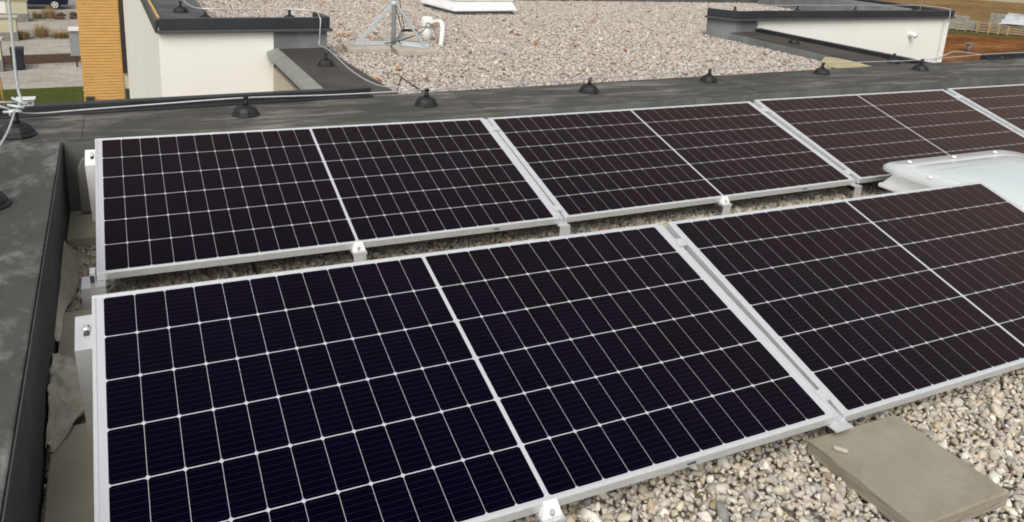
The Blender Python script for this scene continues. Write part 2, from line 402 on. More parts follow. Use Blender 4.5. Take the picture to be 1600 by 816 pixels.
# ------------------------------------------------------------------ our own building
own = thing('flat_roofed_building', 'flat roofed building in the foreground with grey bitumen felt parapet round its gravel', 'building')
MB().prism([(X0 + .02, -6), (X1, -6), (X1, yout(X1) - .01), (X0 + .02, yout(X0) - .01)], GROUND, -0.19).build('wall', 'white_render', own)
# parapet: rear run and left run, with the joint on the corner's diagonal
b = MB()
xl0, xl1 = -0.147, -0.098     # inner face of the left run at the corner / at y=-5
b.prism([(xl0, yin(xl0)), (X1, yin(X1)), (X1, yout(X1)), (X0, yout(X0))], -0.185, ZP)
b.build('rear_parapet', 'membrane', own, bevel=0.006)
b = MB()
b.prism([(X0, -5.5), (xl1, -5.5), (xl0 - 0.0015, yin(xl0) - 0.0015), (X0, yout(X0) - 0.003)], -0.185, ZP - 0.002)
b.build('side_parapet', 'membrane_side', own, bevel=0.006)
# upstand faces a few millimetres proud of the parapet
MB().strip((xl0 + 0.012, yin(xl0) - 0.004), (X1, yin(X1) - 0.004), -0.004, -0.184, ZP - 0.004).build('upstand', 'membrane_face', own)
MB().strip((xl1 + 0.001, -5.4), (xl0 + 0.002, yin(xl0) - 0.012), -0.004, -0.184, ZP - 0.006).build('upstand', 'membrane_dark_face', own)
# felt strip patch on the rear corner and a lap joint
MB().box(-0.13, 0.05, yin(0) - 0.014, yin(0) - 0.0095, 0.10, 0.262).build('felt_patch', 'membrane_face', own)
for xx in (-0.16, 2.2, 4.6, 7.1):
    MB().prism([(xx, yin(xx) + .01), (xx + 0.10, yin(xx) + .01), (xx + 0.10, yout(xx) - .06), (xx, yout(xx) - .06)], ZP, ZP + 0.004).build('felt_lap', 'membrane', own)
# raised black edge metal along the outer edge, left of the light well and far right
def edge_band(xa, xb, parent):
    q = MB()
    q.strip((xa, yout(xa) + 0.001), (xb, yout(xb) + 0.001), 0.06, ZP - 0.30, ZP + 0.05)
    q.strip((xa, yout(xa) - 0.055), (xb, yout(xb) - 0.055), 0.054, ZP + 0.0015, ZP + 0.012)
    return q.build('edge_flashing', 'edge_black', parent, bevel=0.004)
edge_band(X0 - 0.3, 1.62, own); edge_band(8.75, X1, own)
MB().box(xl1, X1, -5.5, 1.1, -0.195, -0.172).build('roof_deck', 'bed_dark', own)

# ------------------------------------------------------------------ neighbouring building
nb = thing('white_building', 'white rendered building behind the parapet with anthracite roof caps and timber cladding', 'building')
wx = lambda y: 0.45 - 0.015 * (y - 4.2)      # west face
YB = 9.45                                   # rear end of the visible roof
XE = 12.40
MB().prism([(0.605, 4.396), (1.424, 4.425), (1.424, 4.6), (1.93, 4.6), (1.93, YB + .4), (wx(16) + .165, 16.0)], GROUND, 0.05).build('core_wall', 'white_render', nb)
MB().prism([(0.45, 4.20), (1.425, 4.255), (1.425, 4.42), (0.60, 4.39), (wx(16) + .16, 16.0), (wx(16), 16.0)], GROUND, 0.383).build('wall', 'white_render', nb)
MB().prism([(8.052, 5.256), (XE - .105, 5.456), (XE - .105, YB + .7), (8.052, YB + .7)], GROUND, 0.05).build('core_wall', 'white_render', nb)
MB().prism([(8.05, 5.055), (XE, 5.285), (XE + .2, YB), (XE - .1, YB), (XE - .1, 5.45), (8.05, 5.25)], GROUND, 0.383).build('wall', 'white_render', nb)
xm0, xm1 = 1.415, 8.045
MB().prism([(xm0, yout(xm0) + 0.065), (xm1, yout(xm1) + 0.065), (xm1, YB + .5), (xm0, YB + .5)], GROUND, 0.0).build('wall', 'beige_render', nb)
# notch parapets: brown felt on top
MB().prism([(1.44, yout(1.44) + 0.07), (1.96, yout(1.96) + 0.07), (1.90, 4.285), (1.44, 4.25)], 0.0, 0.175).build('low_parapet', 'membrane_brown', nb, bevel=0.008)
MB().prism([(7.40, yout(7.4) + 0.07), (8.0, yout(8.0) + 0.07), (8.0, 5.04), (7.50, 4.95)], 0.0, 0.18).build('low_parapet', 'membrane_brown', nb, bevel=0.008)
MB().strip((7.385, yout(7.4) + 0.09), (7.487, 4.94), 0.008, 0.0, 0.172).build('upstand', 'membrane_grey', nb)
# zinc drip along the left notch parapet: sloping outward
q = MB(); ya, yb2 = yout(1.4) + .08, 4.235
for (xa, za, xb, zb) in ((1.455, 0.186, 1.36, 0.150), (1.36, 0.150, 1.355, 0.115)):
    q.face([(xa, ya, za), (xb, ya, zb), (xb, yb2, zb), (xa, yb2, za)])
ob = q.build('drip_flashing', 'galv_sheet', nb); md = ob.modifiers.new('thick', 'SOLIDIFY'); md.thickness = 0.004
# black edge metal of the right notch parapet
MB().box(8.004, 8.075, yout(8.0) + 0.03, 5.03, 0.02, 0.225).build('edge_flashing', 'edge_black', nb, bevel=0.004)
# roof deck under the gravel
MB().prism([(2.0, yout(2) + .02), (7.36, yout(7.4) + .02), (7.36, 4.9), (12.2, 5.5), (12.2, YB), (0.93, YB), (0.93, 4.62), (2.0, 4.6)], 0.0, G2 - 0.028).build('roof_deck', 'bed_pale', nb)
# high parapets of the two blocks (felt top) ...
q = MB(); q.prism([(0.47, 4.225), (1.92, 4.295), (1.92, 4.64), (0.93, 4.60), (0.93, YB), (wx(YB) + .02, YB)], 0.385, 0.40)
q.build('parapet_top', 'membrane_dusk', nb)
MB().prism([(0.92, 4.59), (1.915, 4.63), (1.915, 4.60), (0.95, 4.57)][::-1], 0.02, 0.39).build('upstand', 'membrane_dusk', nb)
MB().box(0.88, 0.928, 4.61, YB, 0.02, 0.384).build('upstand', 'membrane_dusk', nb)
# ... the grey felt of the end faces
MB().strip((1.428, 4.252), (1.925, 4.281), -0.006, 0.10, 0.345).build('end_upstand', 'membrane_grey', nb)
MB().prism([(1.60, 4.29), (1.927, 4.296), (1.927, 4.66), (1.60, 4.64)], 0.02, 0.384).build('end_upstand', 'membrane_grey', nb)
MB().prism([(7.575, 4.965), (8.03, 5.06), (8.03, 5.46), (7.80, 5.44), (7.40, 5.345)], 0.02, 0.384).build('end_upstand', 'membrane_grey', nb, bevel=0.006)
MB().prism([(7.60, 4.985), (8.07, 5.085), (XE - .02, 5.31), (XE + .2, 5.31), (XE + .2, YB), (12.2, YB), (12.2, 5.70), (8.07, 5.46), (7.80, 5.43), (7.42, 5.33)], 0.386, 0.40).build('parapet_top', 'membrane_grey', nb)
MB().box(12.16, 12.20, 5.72, YB, 0.02, 0.384).build('upstand', 'membrane_grey', nb)
# metal caps: fascia, lower lip; run along polylines
def cap_run(pts, z0=0.335, z1=0.465):
    f = MB(); lip = MB()
    for p, q_ in zip(pts, pts[1:]):
        f.strip(p, q_, 0.055, z0 + 0.03, z1)
        d = (Vector(q_) - Vector(p)).normalized(); nn = Vector((-d.y, d.x))
        pp = Vector(p) - nn * 0.022 - d * 0.012; qq = Vector(q_) - nn * 0.022 + d * 0.012
        lip.strip(tuple(pp), tuple(qq), 0.07, z0, z0 + 0.028)
    o1 = f.build('cap', 'cap', nb, bevel=0.004)
    lo = lip.build('cap_lip', 'cap_lip', o1, bevel=0.004)
    return o1
cap_run([(0.455, 4.165), (1.945, 4.250)]); cap_run([(1.949, 4.255), (1.93, 4.68)])
cap_run([(7.552, 4.925), (8.19, 5.012), (XE + .03, 5.245)]); cap_run([(7.36, 5.315), (7.548, 4.928)])
MB().strip((XE + .22, YB), (XE + .03, 5.30), -0.06, 0.36, 0.455).build('cap', 'cap', nb, bevel=0.004)
MB().prism([(0.9, YB + .02), (XE + .2, YB + .3), (XE + .2, YB + .75), (0.9, YB + .5)], 0.0, 0.40).build('rear_parapet', 'membrane_dusk', nb)
# west roof edge: bare timber batten with a thin dark trim
MB().prism([(0.452, 4.235), (0.475, 4.235), (wx(YB) + .022, YB), (wx(YB), YB)], 0.402, 0.452).build('edge_batten', 'timber_raw', nb)
MB().prism([(0.425, 4.20), (0.447, 4.20), (wx(YB) - .003, YB), (wx(YB) - .025, YB)], 0.335, 0.446).build('edge_trim', 'cap', nb)
# vent outlet, pipe hood and small box on the right block's white wall
q = MB(); q.tube([(11.42, 5.25, 0.085), (11.42, 5.19, 0.088), (11.425, 5.15, 0.08), (11.43, 5.12, 0.06)], 0.036, 14); q.tube([(11.42, 5.235, 0.085), (11.42, 5.215, 0.085)], 0.05, 16)
q.build('vent_outlet', 'pipe_white', nb)
# timber clad wing, its louvre strip, lamps
TY = 16.0
q = MB(); tx0, tx1 = -0.62, 0.175
q.box(tx0 + .02, tx1 + 0.11, TY + 0.03, TY + 3.2, GROUND, 0.46)
q.build('timber_wing', 'cream', nb)
q = MB(); zz = GROUND + 0.02; k = 0
while zz < 0.44:
    q.box(tx0 - 0.006 * (k % 2), tx1 + random.uniform(-.002, .002), TY, TY + 0.026, zz, zz + 0.058); zz += 0.0655; k += 1
q.build('timber_cladding', 'timber', nb)
q = MB(); zz = -2.28
while zz < 0.4:
    q.box(tx1 + 0.004, tx1 + 0.115, TY - 0.03, TY + 0.024, zz, zz + 0.05); zz += 0.062
q.build('window_louvre', 'brown_slat', nb)
q = MB(); q.box(tx0 + .03, tx0 + .19, TY - 0.10, TY - 0.004, -2.86, -2.78); q.build('wall_lamp', 'lamp_black', nb, bevel=0.006)
q = MB(); q.box(tx1 + .02, tx1 + .135, TY - 0.26, TY - 0.14, -2.95, -2.60); q.build('wall_lamp', 'lamp_black', nb, bevel=0.006)

# ------------------------------------------------------------------ gravel: individual stones, one mesh per roof
def rock_variants(sub, k, rng, cuts):
    out = []
    for i in range(k):
        bm = bmesh.new(); bmesh.ops.create_icosphere(bm, subdivisions=sub, radius=1.0)
        v = np.array([x.co[:] for x in bm.verts]); f = np.array([[y.index for y in x.verts] for x in bm.faces])
        bm.free()
        for c in range(cuts):
            d = rng.normal(size=3); d /= np.linalg.norm(d); lim = rng.uniform(0.40, 0.80)
            ex = np.maximum(0, v @ d - lim); v = v - ex[:, None] * d * 0.9
        v *= 1 + rng.normal(scale=0.065, size=(len(v), 1))
        out.append((v, f))
    return out

def stones(name, xy, size, z, zj, sub, palette, weights, seed, label, kindcat, smooth=True, tint=(1, 1, 1), cuts=5):
    rng = np.random.default_rng(seed); n = len(xy)
    var = rock_variants(sub, 16, rng, cuts); nv = len(var[0][0]); faces = var[0][1]
    V = np.stack([v for v, _ in var])[rng.integers(0, 16, n)]
    sc = size * np.exp(rng.normal(0, 0.34, n))
    an = np.stack([rng.uniform(.95, 1.35, n), rng.uniform(.75, 1.0, n), rng.uniform(.5, .8, n)], 1) * sc[:, None] * 0.5
    V = V * an[:, None, :]
    q = np.concatenate([rng.normal(0, .35, (n, 2)), np.zeros((n, 1)), np.ones((n, 1))], 1)
    az = rng.uniform(0, 2 * np.pi, n)
    def rot(q):
        q = q / np.linalg.norm(q, axis=1, keepdims=True); x, y, zq, w_ = q.T
        return np.stack([np.stack([1 - 2 * (y * y + zq * zq), 2 * (x * y - zq * w_), 2 * (x * zq + y * w_)], 1),
                         np.stack([2 * (x * y + zq * w_), 1 - 2 * (x * x + zq * zq), 2 * (y * zq - x * w_)], 1),
                         np.stack([2 * (x * zq - y * w_), 2 * (y * zq + x * w_), 1 - 2 * (x * x + y * y)], 1)], 1)
    Rm = rot(q); Z = np.zeros((n, 3, 3)); Z[:, 0, 0] = Z[:, 1, 1] = np.cos(az); Z[:, 0, 1] = -np.sin(az); Z[:, 1, 0] = np.sin(az); Z[:, 2, 2] = 1
    V = np.einsum('nij,nvj->nvi', Rm @ Z, V)
    zc = z + rng.uniform(-zj, zj, n)
    V += np.concatenate([xy, zc[:, None]], 1)[:, None, :]
    F = (faces[None] + (np.arange(n) * nv)[:, None, None]).reshape(-1)
    pal = np.array(palette); c = pal[rng.choice(len(pal), n, p=np.array(weights) / sum(weights))]
    c = c * rng.uniform(0.78, 1.2, (n, 1)) * (1 + rng.normal(0, .018, (n, 3))) * np.array(tint)
    cc = np.concatenate([np.clip(c, 0, .88), np.ones((n, 1))], 1)
    me = bpy.data.meshes.new(name); nf = n * len(faces)
    me.vertices.add(n * nv); me.vertices.foreach_set('co', V.reshape(-1).astype(np.float32))
    me.loops.add(nf * 3); me.loops.foreach_set('vertex_index', F.astype(np.int32))
    me.polygons.add(nf); me.polygons.foreach_set('loop_start', np.arange(0, nf * 3, 3, dtype=np.int32))
    me.polygons.foreach_set('use_smooth', np.full(nf, smooth))
    at = me.attributes.new('Col', 'FLOAT_COLOR', 'POINT')
    at.data.foreach_set('color', np.repeat(cc, nv, 0).reshape(-1).astype(np.float32))
    me.update(calc_edges=True)
    me.materials.append(MAT['stone'])
    o = bpy.data.objects.new(name, me); COL.objects.link(o)
    return tag(o, label, kindcat, kind='stuff')

def hexgrid(x0, x1, y0, y1, p, rng, jit=0.42):
    xs = np.arange(x0, x1, p); ys = np.arange(y0, y1, p * .866)
    gx, gy = np.meshgrid(xs, ys); gx = gx + (np.arange(len(ys)) % 2)[:, None] * p / 2
    pt = np.stack([gx.ravel(), gy.ravel()], 1)
    return pt + rng.uniform(-jit, jit, pt.shape) * p

rng = np.random.default_rng(3)
PAL = [(.64, .575, .45), (.58, .51, .40), (.54, .50, .43), (.60, .52, .43), (.76, .72, .63), (.52, .42, .28), (.30, .30, .29), (.42, .31, .22), (.47, .445, .40)]
WTS = [6, 5.5, 5, 2.4, 4, 1.4, .6, .35, 3.5]
# ours
pts = np.concatenate([hexgrid(.75, 4.6, -2.95, -1.5, .0163, rng), hexgrid(-.13, 6.2, -1.0, .55, .0163, rng), hexgrid(-.12, .1, -1.6, 1.02, .0163, rng)])
zz = pts.copy()
stones('gravel', pts, .0252, G1 - .009, .010, 2, PAL, WTS, 11, 'loose beige and grey washed gravel covering the roof under the solar panels', 'gravel', tint=(.87, .87, .875), cuts=13)
# neighbour
pts = hexgrid(.9, 12.3, 1.7, YB + .1, .0205, rng)
x, y = pts.T
ok = ((x > 1.975 - .022 * (y - 2.5)) | (y > 4.66)) & (y > 1.65 + .066 * x + .012)
ok &= ((x < 7.40 + .05 * (y - 3.0)) | (y > 5.32 + .02 * (x - 8))) & (x < 12.16) & (x > 0.935) & ((y > 5.52 + 0.055 * (x - 8)) | (x < 7.42))
# inside the picture, with a margin
d = np.stack([x - CAM.x, y - CAM.y, np.full_like(x, G2 - CAM.z)], 1)
cz = d @ np.array(fw); sx_ = 1237.7 * (d @ np.array(rt)) / cz
ok &= (np.abs(sx_) < 800 * 1.25)
PAL2 = [(.70, .63, .56), (.64, .56, .49), (.56, .52, .48), (.80, .76, .70), (.46, .38, .32), (.24, .22, .20), (.70, .60, .52)]
stones('gravel', pts[ok], .0250, G2 - .010, .011, 1, PAL2, [5, 4, 4.5, 2.2, 2.2, 1.5, 3], 12, 'pale pinkish gravel spread over the neighbouring flat roof', 'gravel', smooth=False, cuts=2, tint=(.74, .725, .71))

# ------------------------------------------------------------------ solar panels
L, W, H = 2.094, 1.038, 0.035
PU, PV, CG = 0.0842, (W - 0.031) / 6, 0.012
MU = (L - 24 * PU - CG) / 2
def make_panel():
    root = thing('solar_module', '', 'solar panel')
    f = MB(); lw = 0.0105
    f.box(0, L, 0, lw, -H, 0); f.box(0, L, W - lw, W, -H, 0)
    f.box(0, lw, lw + .0003, W - lw - .0003, -H, -.0001); f.box(L - lw, L, lw + .0003, W - lw - .0003, -H, -.0001)
    f.build('frame', 'alu', root, bevel=0.0009, seg=1)
    q = MB(); q.box(lw - .002, L - lw + .002, lw - .002, W - lw + .002, -0.006, -0.0022)
    q.mi = 1
    gx, gy, ch = 0.0013, 0.0016, 0.0055
    for i in range(24):
        u = MU + i * PU + (CG if i >= 12 else 0)
        for j in range(6):
            v = 0.0155 + j * PV
            a_, b_, c_, d_ = u + gx / 2, u + PU - gx / 2, v + gy, v + PV - gy
            q.face([(a_ + ch, c_, -.0018), (b_ - ch, c_, -.0018), (b_, c_ + ch, -.0018), (b_, d_ - ch, -.0018),
                    (b_ - ch, d_, -.0018), (a_ + ch, d_, -.0018), (a_, d_ - ch, -.0018), (a_, c_ + ch, -.0018)])
    q.build('cell_sheet', ['backsheet', 'cell'], root)
    return root
POSES = [
    ((0.0004, -0.0114, 0.0092), 0.0, -0.0048, 0.2745, 'rear row solar panel at the left end, short side beside the white bracket'),
    ((2.129, 0.0021, -0.0063), 0.0008, 0.0035, 0.273, 'second solar panel from the left in the rear row, fully in view before the parapet'),
    ((4.2616, -0.0006, 0.0049), 0.0038, -0.0028, 0.2809, 'third solar panel from the left in the rear row, partly hidden by the white skylight'),
    ((6.3916, -0.0029, 0.0041), -0.0006, 0.0, 0.2842, 'rear row solar panel cut by the right edge, only its corner showing'),
    ((0.019, -1.7875, 0.004), 0.006, -0.0117, 0.2714, 'nearest solar panel, large at the left of the front row with deep navy cells'),
    ((2.1623, -1.7658, -0.0402), 0.0048, -0.0084, 0.2894, 'right hand solar panel of the front row, behind the loose concrete slab'),
]
panels = []
proto = make_panel()
for i, (loc, yaw, s, t, lab) in enumerate(POSES):
    p = proto if i == 0 else copy_tree(proto)
    ux = Vector((math.cos(yaw), math.sin(yaw), s)).normalized()
    vy = Vector((-math.sin(yaw) * math.cos(t), math.cos(yaw) * math.cos(t), math.sin(t)))
    nz = ux.cross(vy).normalized(); vy = nz.cross(ux)
    p.matrix_world = Matrix.Translation(loc) @ Matrix((ux, vy, nz)).transposed().to_4x4()
    tag(p, lab, 'solar panel', 'solar panels in two tilted rows on the gravel roof'); panels.append(p)
def on(p, u, v, wv=0):
    return panels[p].matrix_world @ Vector((u, v, wv))
bpy.context.view_layer.update()

# mid clamps between neighbouring panels (parts of the panel on their left)
for i in (0, 1, 2, 4):
    for v in (0.06, 0.88):
        q = MB(); gap = 0.0345
        q.box(L - .004, L + gap + .004, v, v + .045, .0012, .0038)
        q.box(L + .003, L + gap - .003, v + .004, v + .041, -.03, .0012)
        q.lathe([(.0045, .0038), (.0045, .007), (.0025, .008)], 6, (L + gap / 2, v + .022, 0), False)
        q.build('clamp', 'alu', panels[i], bevel=0.0006, seg=1)
    # channel rail seen in the gap
    q = MB(); q.box(L + .0045, L + .0215, .004, W - .004, -.040, -.009); q.build('gap_rail', 'alu', panels[i])
    q = MB(); q.box(L + .022, L + .0335, .0, W, -.085, -.050); q.build('gap_shadow_strip', 'black_plastic', panels[i])  # black strip added for the shadow line in the gap
# small drain slots on the frames
for i, us in ((0, (1.72,)), (1, (1.66,)), (4, (1.50,))):
    for u in us:
        q = MB(); q.tube([(u, -.0012, -.017), (u + .03, -.0012, -.017)], 0.003, 6); q.build('drain_slot', 'cap', panels[i])

# ------------------------------------------------------------------ mounting brackets and feet
def high_bracket(pi, u, ww, label, mat='alu_bright'):
    """sheet bracket carrying the high edge: sloped flange, bent web and foot"""
    zb = G1 + 0.045
    root = thing('mounting_bracket', label, 'bracket', (0, 0, 0), group='high brackets at the row ends')
    a_ = on(pi, u, W - .045, -H - .002); b_ = on(pi, u, W - .185, -H - .002)
    xw = Vector((ww, 0, 0)); t = 0.004
    q = MB()
    bot = Vector((b_.x + .012, b_.y + .03, zb))
    for (p, r_) in ((a_, b_), (b_, bot)):
        q.bm.faces.new([q.bm.verts.new(v) for v in (p, p + xw, r_ + xw, r_)])
    bmesh.ops.remove_doubles(q.bm, verts=q.bm.verts, dist=1e-5)
    o = q.build('bracket_plate', mat, root); m = o.modifiers.new('thick', 'SOLIDIFY'); m.thickness = t; m.offset = 0
    q = MB(); q.box(bot.x, bot.x + ww, bot.y - .06, bot.y + .12, zb - .006, zb - .001); q.build('foot_plate', mat, root)
    # slotted hole with its bolt
    c = a_.lerp(b_, .5) + Vector((.030, 0, .004))
    q = MB(); q.tube([c + Vector((0, -.018, -.004)), c + Vector((0, .018, .006))], .0075, 8); q.build('slot', 'cap', root)
    q = MB(); q.lathe([(.009, 0), (.009, .008), (.005, .012), (.005, .022)], 8, tuple(c), False); q.build('bolt', 'alu_bright', root)
    return root
high_bracket(0, -.045, .12, 'white faced high bracket under the rear left corner of the rear row', 'white_pvc')
high_bracket(4, -.046, .11, 'bare aluminium high bracket under the rear left corner of the front row')
# pale plastic cover plate standing behind the rear bracket
q = MB(); pz = [(-.085, -.08), (.06, -.08), (.06, .20), (-.02, .215), (-.062, .20), (-.085, .15)]
y0 = 0.955
va = [q.bm.verts.new((x_, y0, z_)) for x_, z_ in pz]; vb = [q.bm.verts.new((x_, y0 + .03, z_)) for x_, z_ in pz]
q.bm.faces.new(va); q.bm.faces.new(vb[::-1])
for i in range(len(pz)): q.bm.faces.new((va[i], vb[i], vb[(i + 1) % len(pz)], va[(i + 1) % len(pz)]))
tag(q.build('end_plate', 'plinth', bevel=0.008), 'rounded grey end plate standing behind the white bracket of the rear row', 'plate')

def low_foot(pi, u, ww, label, kind):
    root = thing('low_bracket', label, 'bracket', group='low feet carrying the front edges of the panels')
    p = on(pi, u, 0, -H - .0015); zb = G1 - .004
    if kind == 'end':
        q = MB(); q.box(p.x - ww / 2, p.x + ww / 2, p.y - .055, p.y + .06, p.z - .006, p.z - .0005)
        q.box(p.x - ww / 2, p.x + ww / 2, p.y - .055, p.y - .050, zb, p.z - .0065); q.box(p.x - ww / 2, p.x + ww / 2, p.y + .055, p.y + .06, zb, p.z - .0065)
        q.build('foot_bracket', 'alu_bright', root)
        q = MB(); q.box(p.x - .012, p.x + .008, p.y - .005, p.y + .045, p.z, p.z + .042); q.build('end_clamp', 'white_pvc', root, bevel=.002)
        q = MB(); q.box(p.x - .011, p.x + .004, p.y - .0115, p.y - .006, p.z + .002, p.z + .028); q.build('clamp_slot', 'cap', root)
    elif kind == 'mid':
        q = MB(); q.box(p.x - .032, p.x + .032, p.y - .042, p.y + .08, p.z - .012, p.z - .0005)
        q.box(p.x - .028, p.x + .028, p.y - .040, p.y - .036, zb, p.z - .0125); q.build('foot_bracket', 'alu_bright', root)
        q = MB(); q.prism([(p.x - .030, p.y - .030), (p.x + .030, p.y - .030), (p.x + .030, p.y - .0025), (p.x - .030, p.y - .0025)], p.z, p.z + .038, [(p.x - .020, p.y - .014), (p.x + .020, p.y - .014), (p.x + .020, p.y - .0025), (p.x - .020, p.y - .0025)])
        q.build('clamp', 'white_pvc', root, bevel=.003)
        q = MB(); q.lathe([(.006, 0), (.006, .012)], 8, (p.x - .004, p.y - .030, p.z + .012)); q.build('bolt', 'galv', root)
    else:
        q = MB(); q.box(p.x - ww / 2, p.x + ww / 2, p.y - .034, p.y + .06, p.z - .006, p.z - .0005)
        if kind == 'joint': q.box(p.x - ww / 2, p.x + ww / 2, p.y - .034, p.y - .030, zb, p.z - .0065)
        q.build('foot_bracket', 'alu_bright', root)
    return root
low_foot(0, -.012, .085, 'aluminium end foot with clamp under the front left corner of the rear row', 'end')
low_foot(0, L / 2, .06, 'mounting foot with bolt under the middle of the rear left panel', 'mid')
low_foot(0, L + .017, .06, 'plain aluminium foot under the gap between first and second rear panels', 'joint')
low_foot(1, L / 2, .06, 'mounting foot with bolt under the middle of the second rear panel', 'mid')
low_foot(1, L + .017, .06, 'plain aluminium foot under the rear row gap beside the skylight', 'joint')
low_foot(4, L / 2, .07, 'mounting foot with bolt under the middle of the nearest panel', 'mid')
low_foot(4, L + .017, .075, 'flat aluminium foot under the front row gap at the concrete slab', 'plate')

# ------------------------------------------------------------------ ballast slabs
def slab(x0, x1, y0, y1, z, rz, label, mat='concrete', th=.05, group=None, jig=.004):
    cx, cy = (x0 + x1) / 2, (y0 + y1) / 2; hx, hy = (x1 - x0) / 2, (y1 - y0) / 2
    q = MB(); q.prism([(-hx, -hy), (hx, -hy), (hx, hy), (-hx, hy)], 0, th)
    bmesh.ops.subdivide_edges(q.bm, edges=list(q.bm.edges), cuts=5, use_grid_fill=True)
    for v in q.bm.verts:
        v.co += Vector((random.uniform(-1, 1), random.uniform(-1, 1), random.uniform(-.5, .5))) * .0012
    o = q.build('concrete_slab', mat, None, 0, (cx, cy, z), rz)
    m = o.modifiers.new('b', 'BEVEL'); m.width = .005; m.segments = 2; m.limit_method = 'ANGLE'
    return tag(o, label, 'slab', group)
GRP = 'concrete ballast slabs on the roofs'
slab(2.012, 2.400, -2.168, -1.765, G1 + .0, -.022, 'big loose concrete slab on gravel at the lower right corner', group=GRP)
slab(-.136, .262, .655, 1.03, G1, .0, 'shaded concrete slab in the channel under the rear row corner', 'concrete_shade_lift', group=GRP)
slab(-.122, .278, -.50, -.10, G1, .0, 'concrete slab in the channel behind the aluminium high bracket', 'concrete_shade_lift', group=GRP)
slab(-.112, .288, -1.32, -.87, G1, .0, 'concrete slab in the channel beside the nearest panel at bottom left', 'concrete_shade_lift', group=GRP)
# long stone lying on the big slab
q = MB(); q.lathe([(.001, -.022), (.006, -.018), (.0085, -.006), (.0075, .006), (.0085, .016), (.004, .023), (.001, .0245)], 12)
o = q.build('pebble', 'concrete_pale', None, 0, (2.062, -1.845, G1 + .058)); o.rotation_euler = (R(90), 0, R(38))
tag(o, 'elongated cream pebble lying on the big concrete slab', 'pebble')

# ------------------------------------------------------------------ fleece along the channel
def fleece(pts, label, seed, mat='fleece', amp=.012, thick=.006):
    """pts: list of rows, each a list of 3D points across"""
    rr = random.Random(seed); q = MB(); rows = []
    for row in pts:
        P = smooth_path(row, 4); rows.append(P)
    cols = [smooth_path([r_[k] for r_ in rows], 5) for k in range(len(rows[0]))]
    vs = [[q.bm.verts.new(p + Vector((rr.uniform(-1, 1) * .3, rr.uniform(-1, 1) * .3, rr.uniform(-1, 1))) * amp * .4) for p in c] for c in cols]
    for a_, b_ in zip(vs, vs[1:]):
        for i in range(len(a_) - 1):
            f = q.bm.faces.new((a_[i], a_[i + 1], b_[i + 1], b_[i])); f.smooth = True
    o = q.build('fleece_sheet', mat); m = o.modifiers.new('s', 'SOLIDIFY'); m.thickness = thick; m.offset = 1
    m = o.modifiers.new('sub', 'SUBSURF'); m.levels = 1; m.render_levels = 1
    return tag(o, label, 'fleece', 'scraps of geotextile fleece')
z = G1
fleece([[(-.146, .64, z + .06), (-.132, .64, z + .03), (-.118, .64, z + .012)],
        [(-.142, .52, z + .10), (-.118, .50, z + .05), (-.086, .50, z + .010)],
        [(-.142, .30, z + .11), (-.115, .30, z + .055), (-.074, .30, z + .008)],
        [(-.139, .12, z + .09), (-.118, .10, z + .05), (-.090, .10, z + .010)],
        [(-.136, -.10, z + .095), (-.126, -.10, z + .07), (-.110, -.10, z + .056)],
        [(-.133, -.35, z + .09), (-.126, -.35, z + .07), (-.116, -.35, z + .056)]],
       'curled pale fleece strip along the parapet between two channel slabs', 1)
fleece([[(-.130, -.50, z + .09), (-.09, -.50, z + .065), (-.03, -.50, z + .05), (.02, -.50, z + .02)],
        [(-.127, -.58, z + .12), (-.08, -.58, z + .085), (-.025, -.58, z + .06), (.03, -.58, z + .02)],
        [(-.126, -.68, z + .10), (-.085, -.68, z + .105), (-.03, -.68, z + .07), (.03, -.68, z + .02)],
        [(-.124, -.78, z + .12), (-.08, -.78, z + .075), (-.03, -.78, z + .06), (.03, -.78, z + .02)],
        [(-.122, -.84, z + .10), (-.10, -.84, z + .075), (-.06, -.83, z + .062), (-.02, -.82, z + .06)],
        [(-.120, -1.0, z + .08), (-.112, -1.0, z + .068), (-.106, -1.0, z + .058), (-.10, -1.0, z + .055)]],
       'crumpled white fleece bundle in the channel beside the front row', 2, amp=.05)
fleece([[(7.22, 3.15, G2 + .008), (7.30, 3.2, G2 + .02), (7.40, 3.25, G2 + .07)],
        [(7.15, 2.85, G2 + .012), (7.30, 2.85, G2 + .03), (7.40, 2.9, G2 + .085)],
        [(7.22, 2.60, G2 + .012), (7.33, 2.6, G2 + .03), (7.40, 2.6, G2 + .085)],
        [(7.32, 2.30, G2 + .015), (7.36, 2.3, G2 + .03), (7.40, 2.3, G2 + .085)]],
       'tan fleece flap on the gravel edge beside the right hand low parapet', 3, 'fleece_tan')
# solar cable crossing the gap between the rows
q = MB(); q.tube(smooth_path([(.62, .25, G1 + .02), (.615, .12, G1 + .022), (.62, .0, G1 + .025), (.63, -.12, G1 + .02), (.66, -.3, G1 + .02), (.7, -.7, G1 + .02)]), .006, 8)
tag(q.build('solar_cable', 'cable'), 'black solar cable crossing the gravel between the two rows', 'cable')

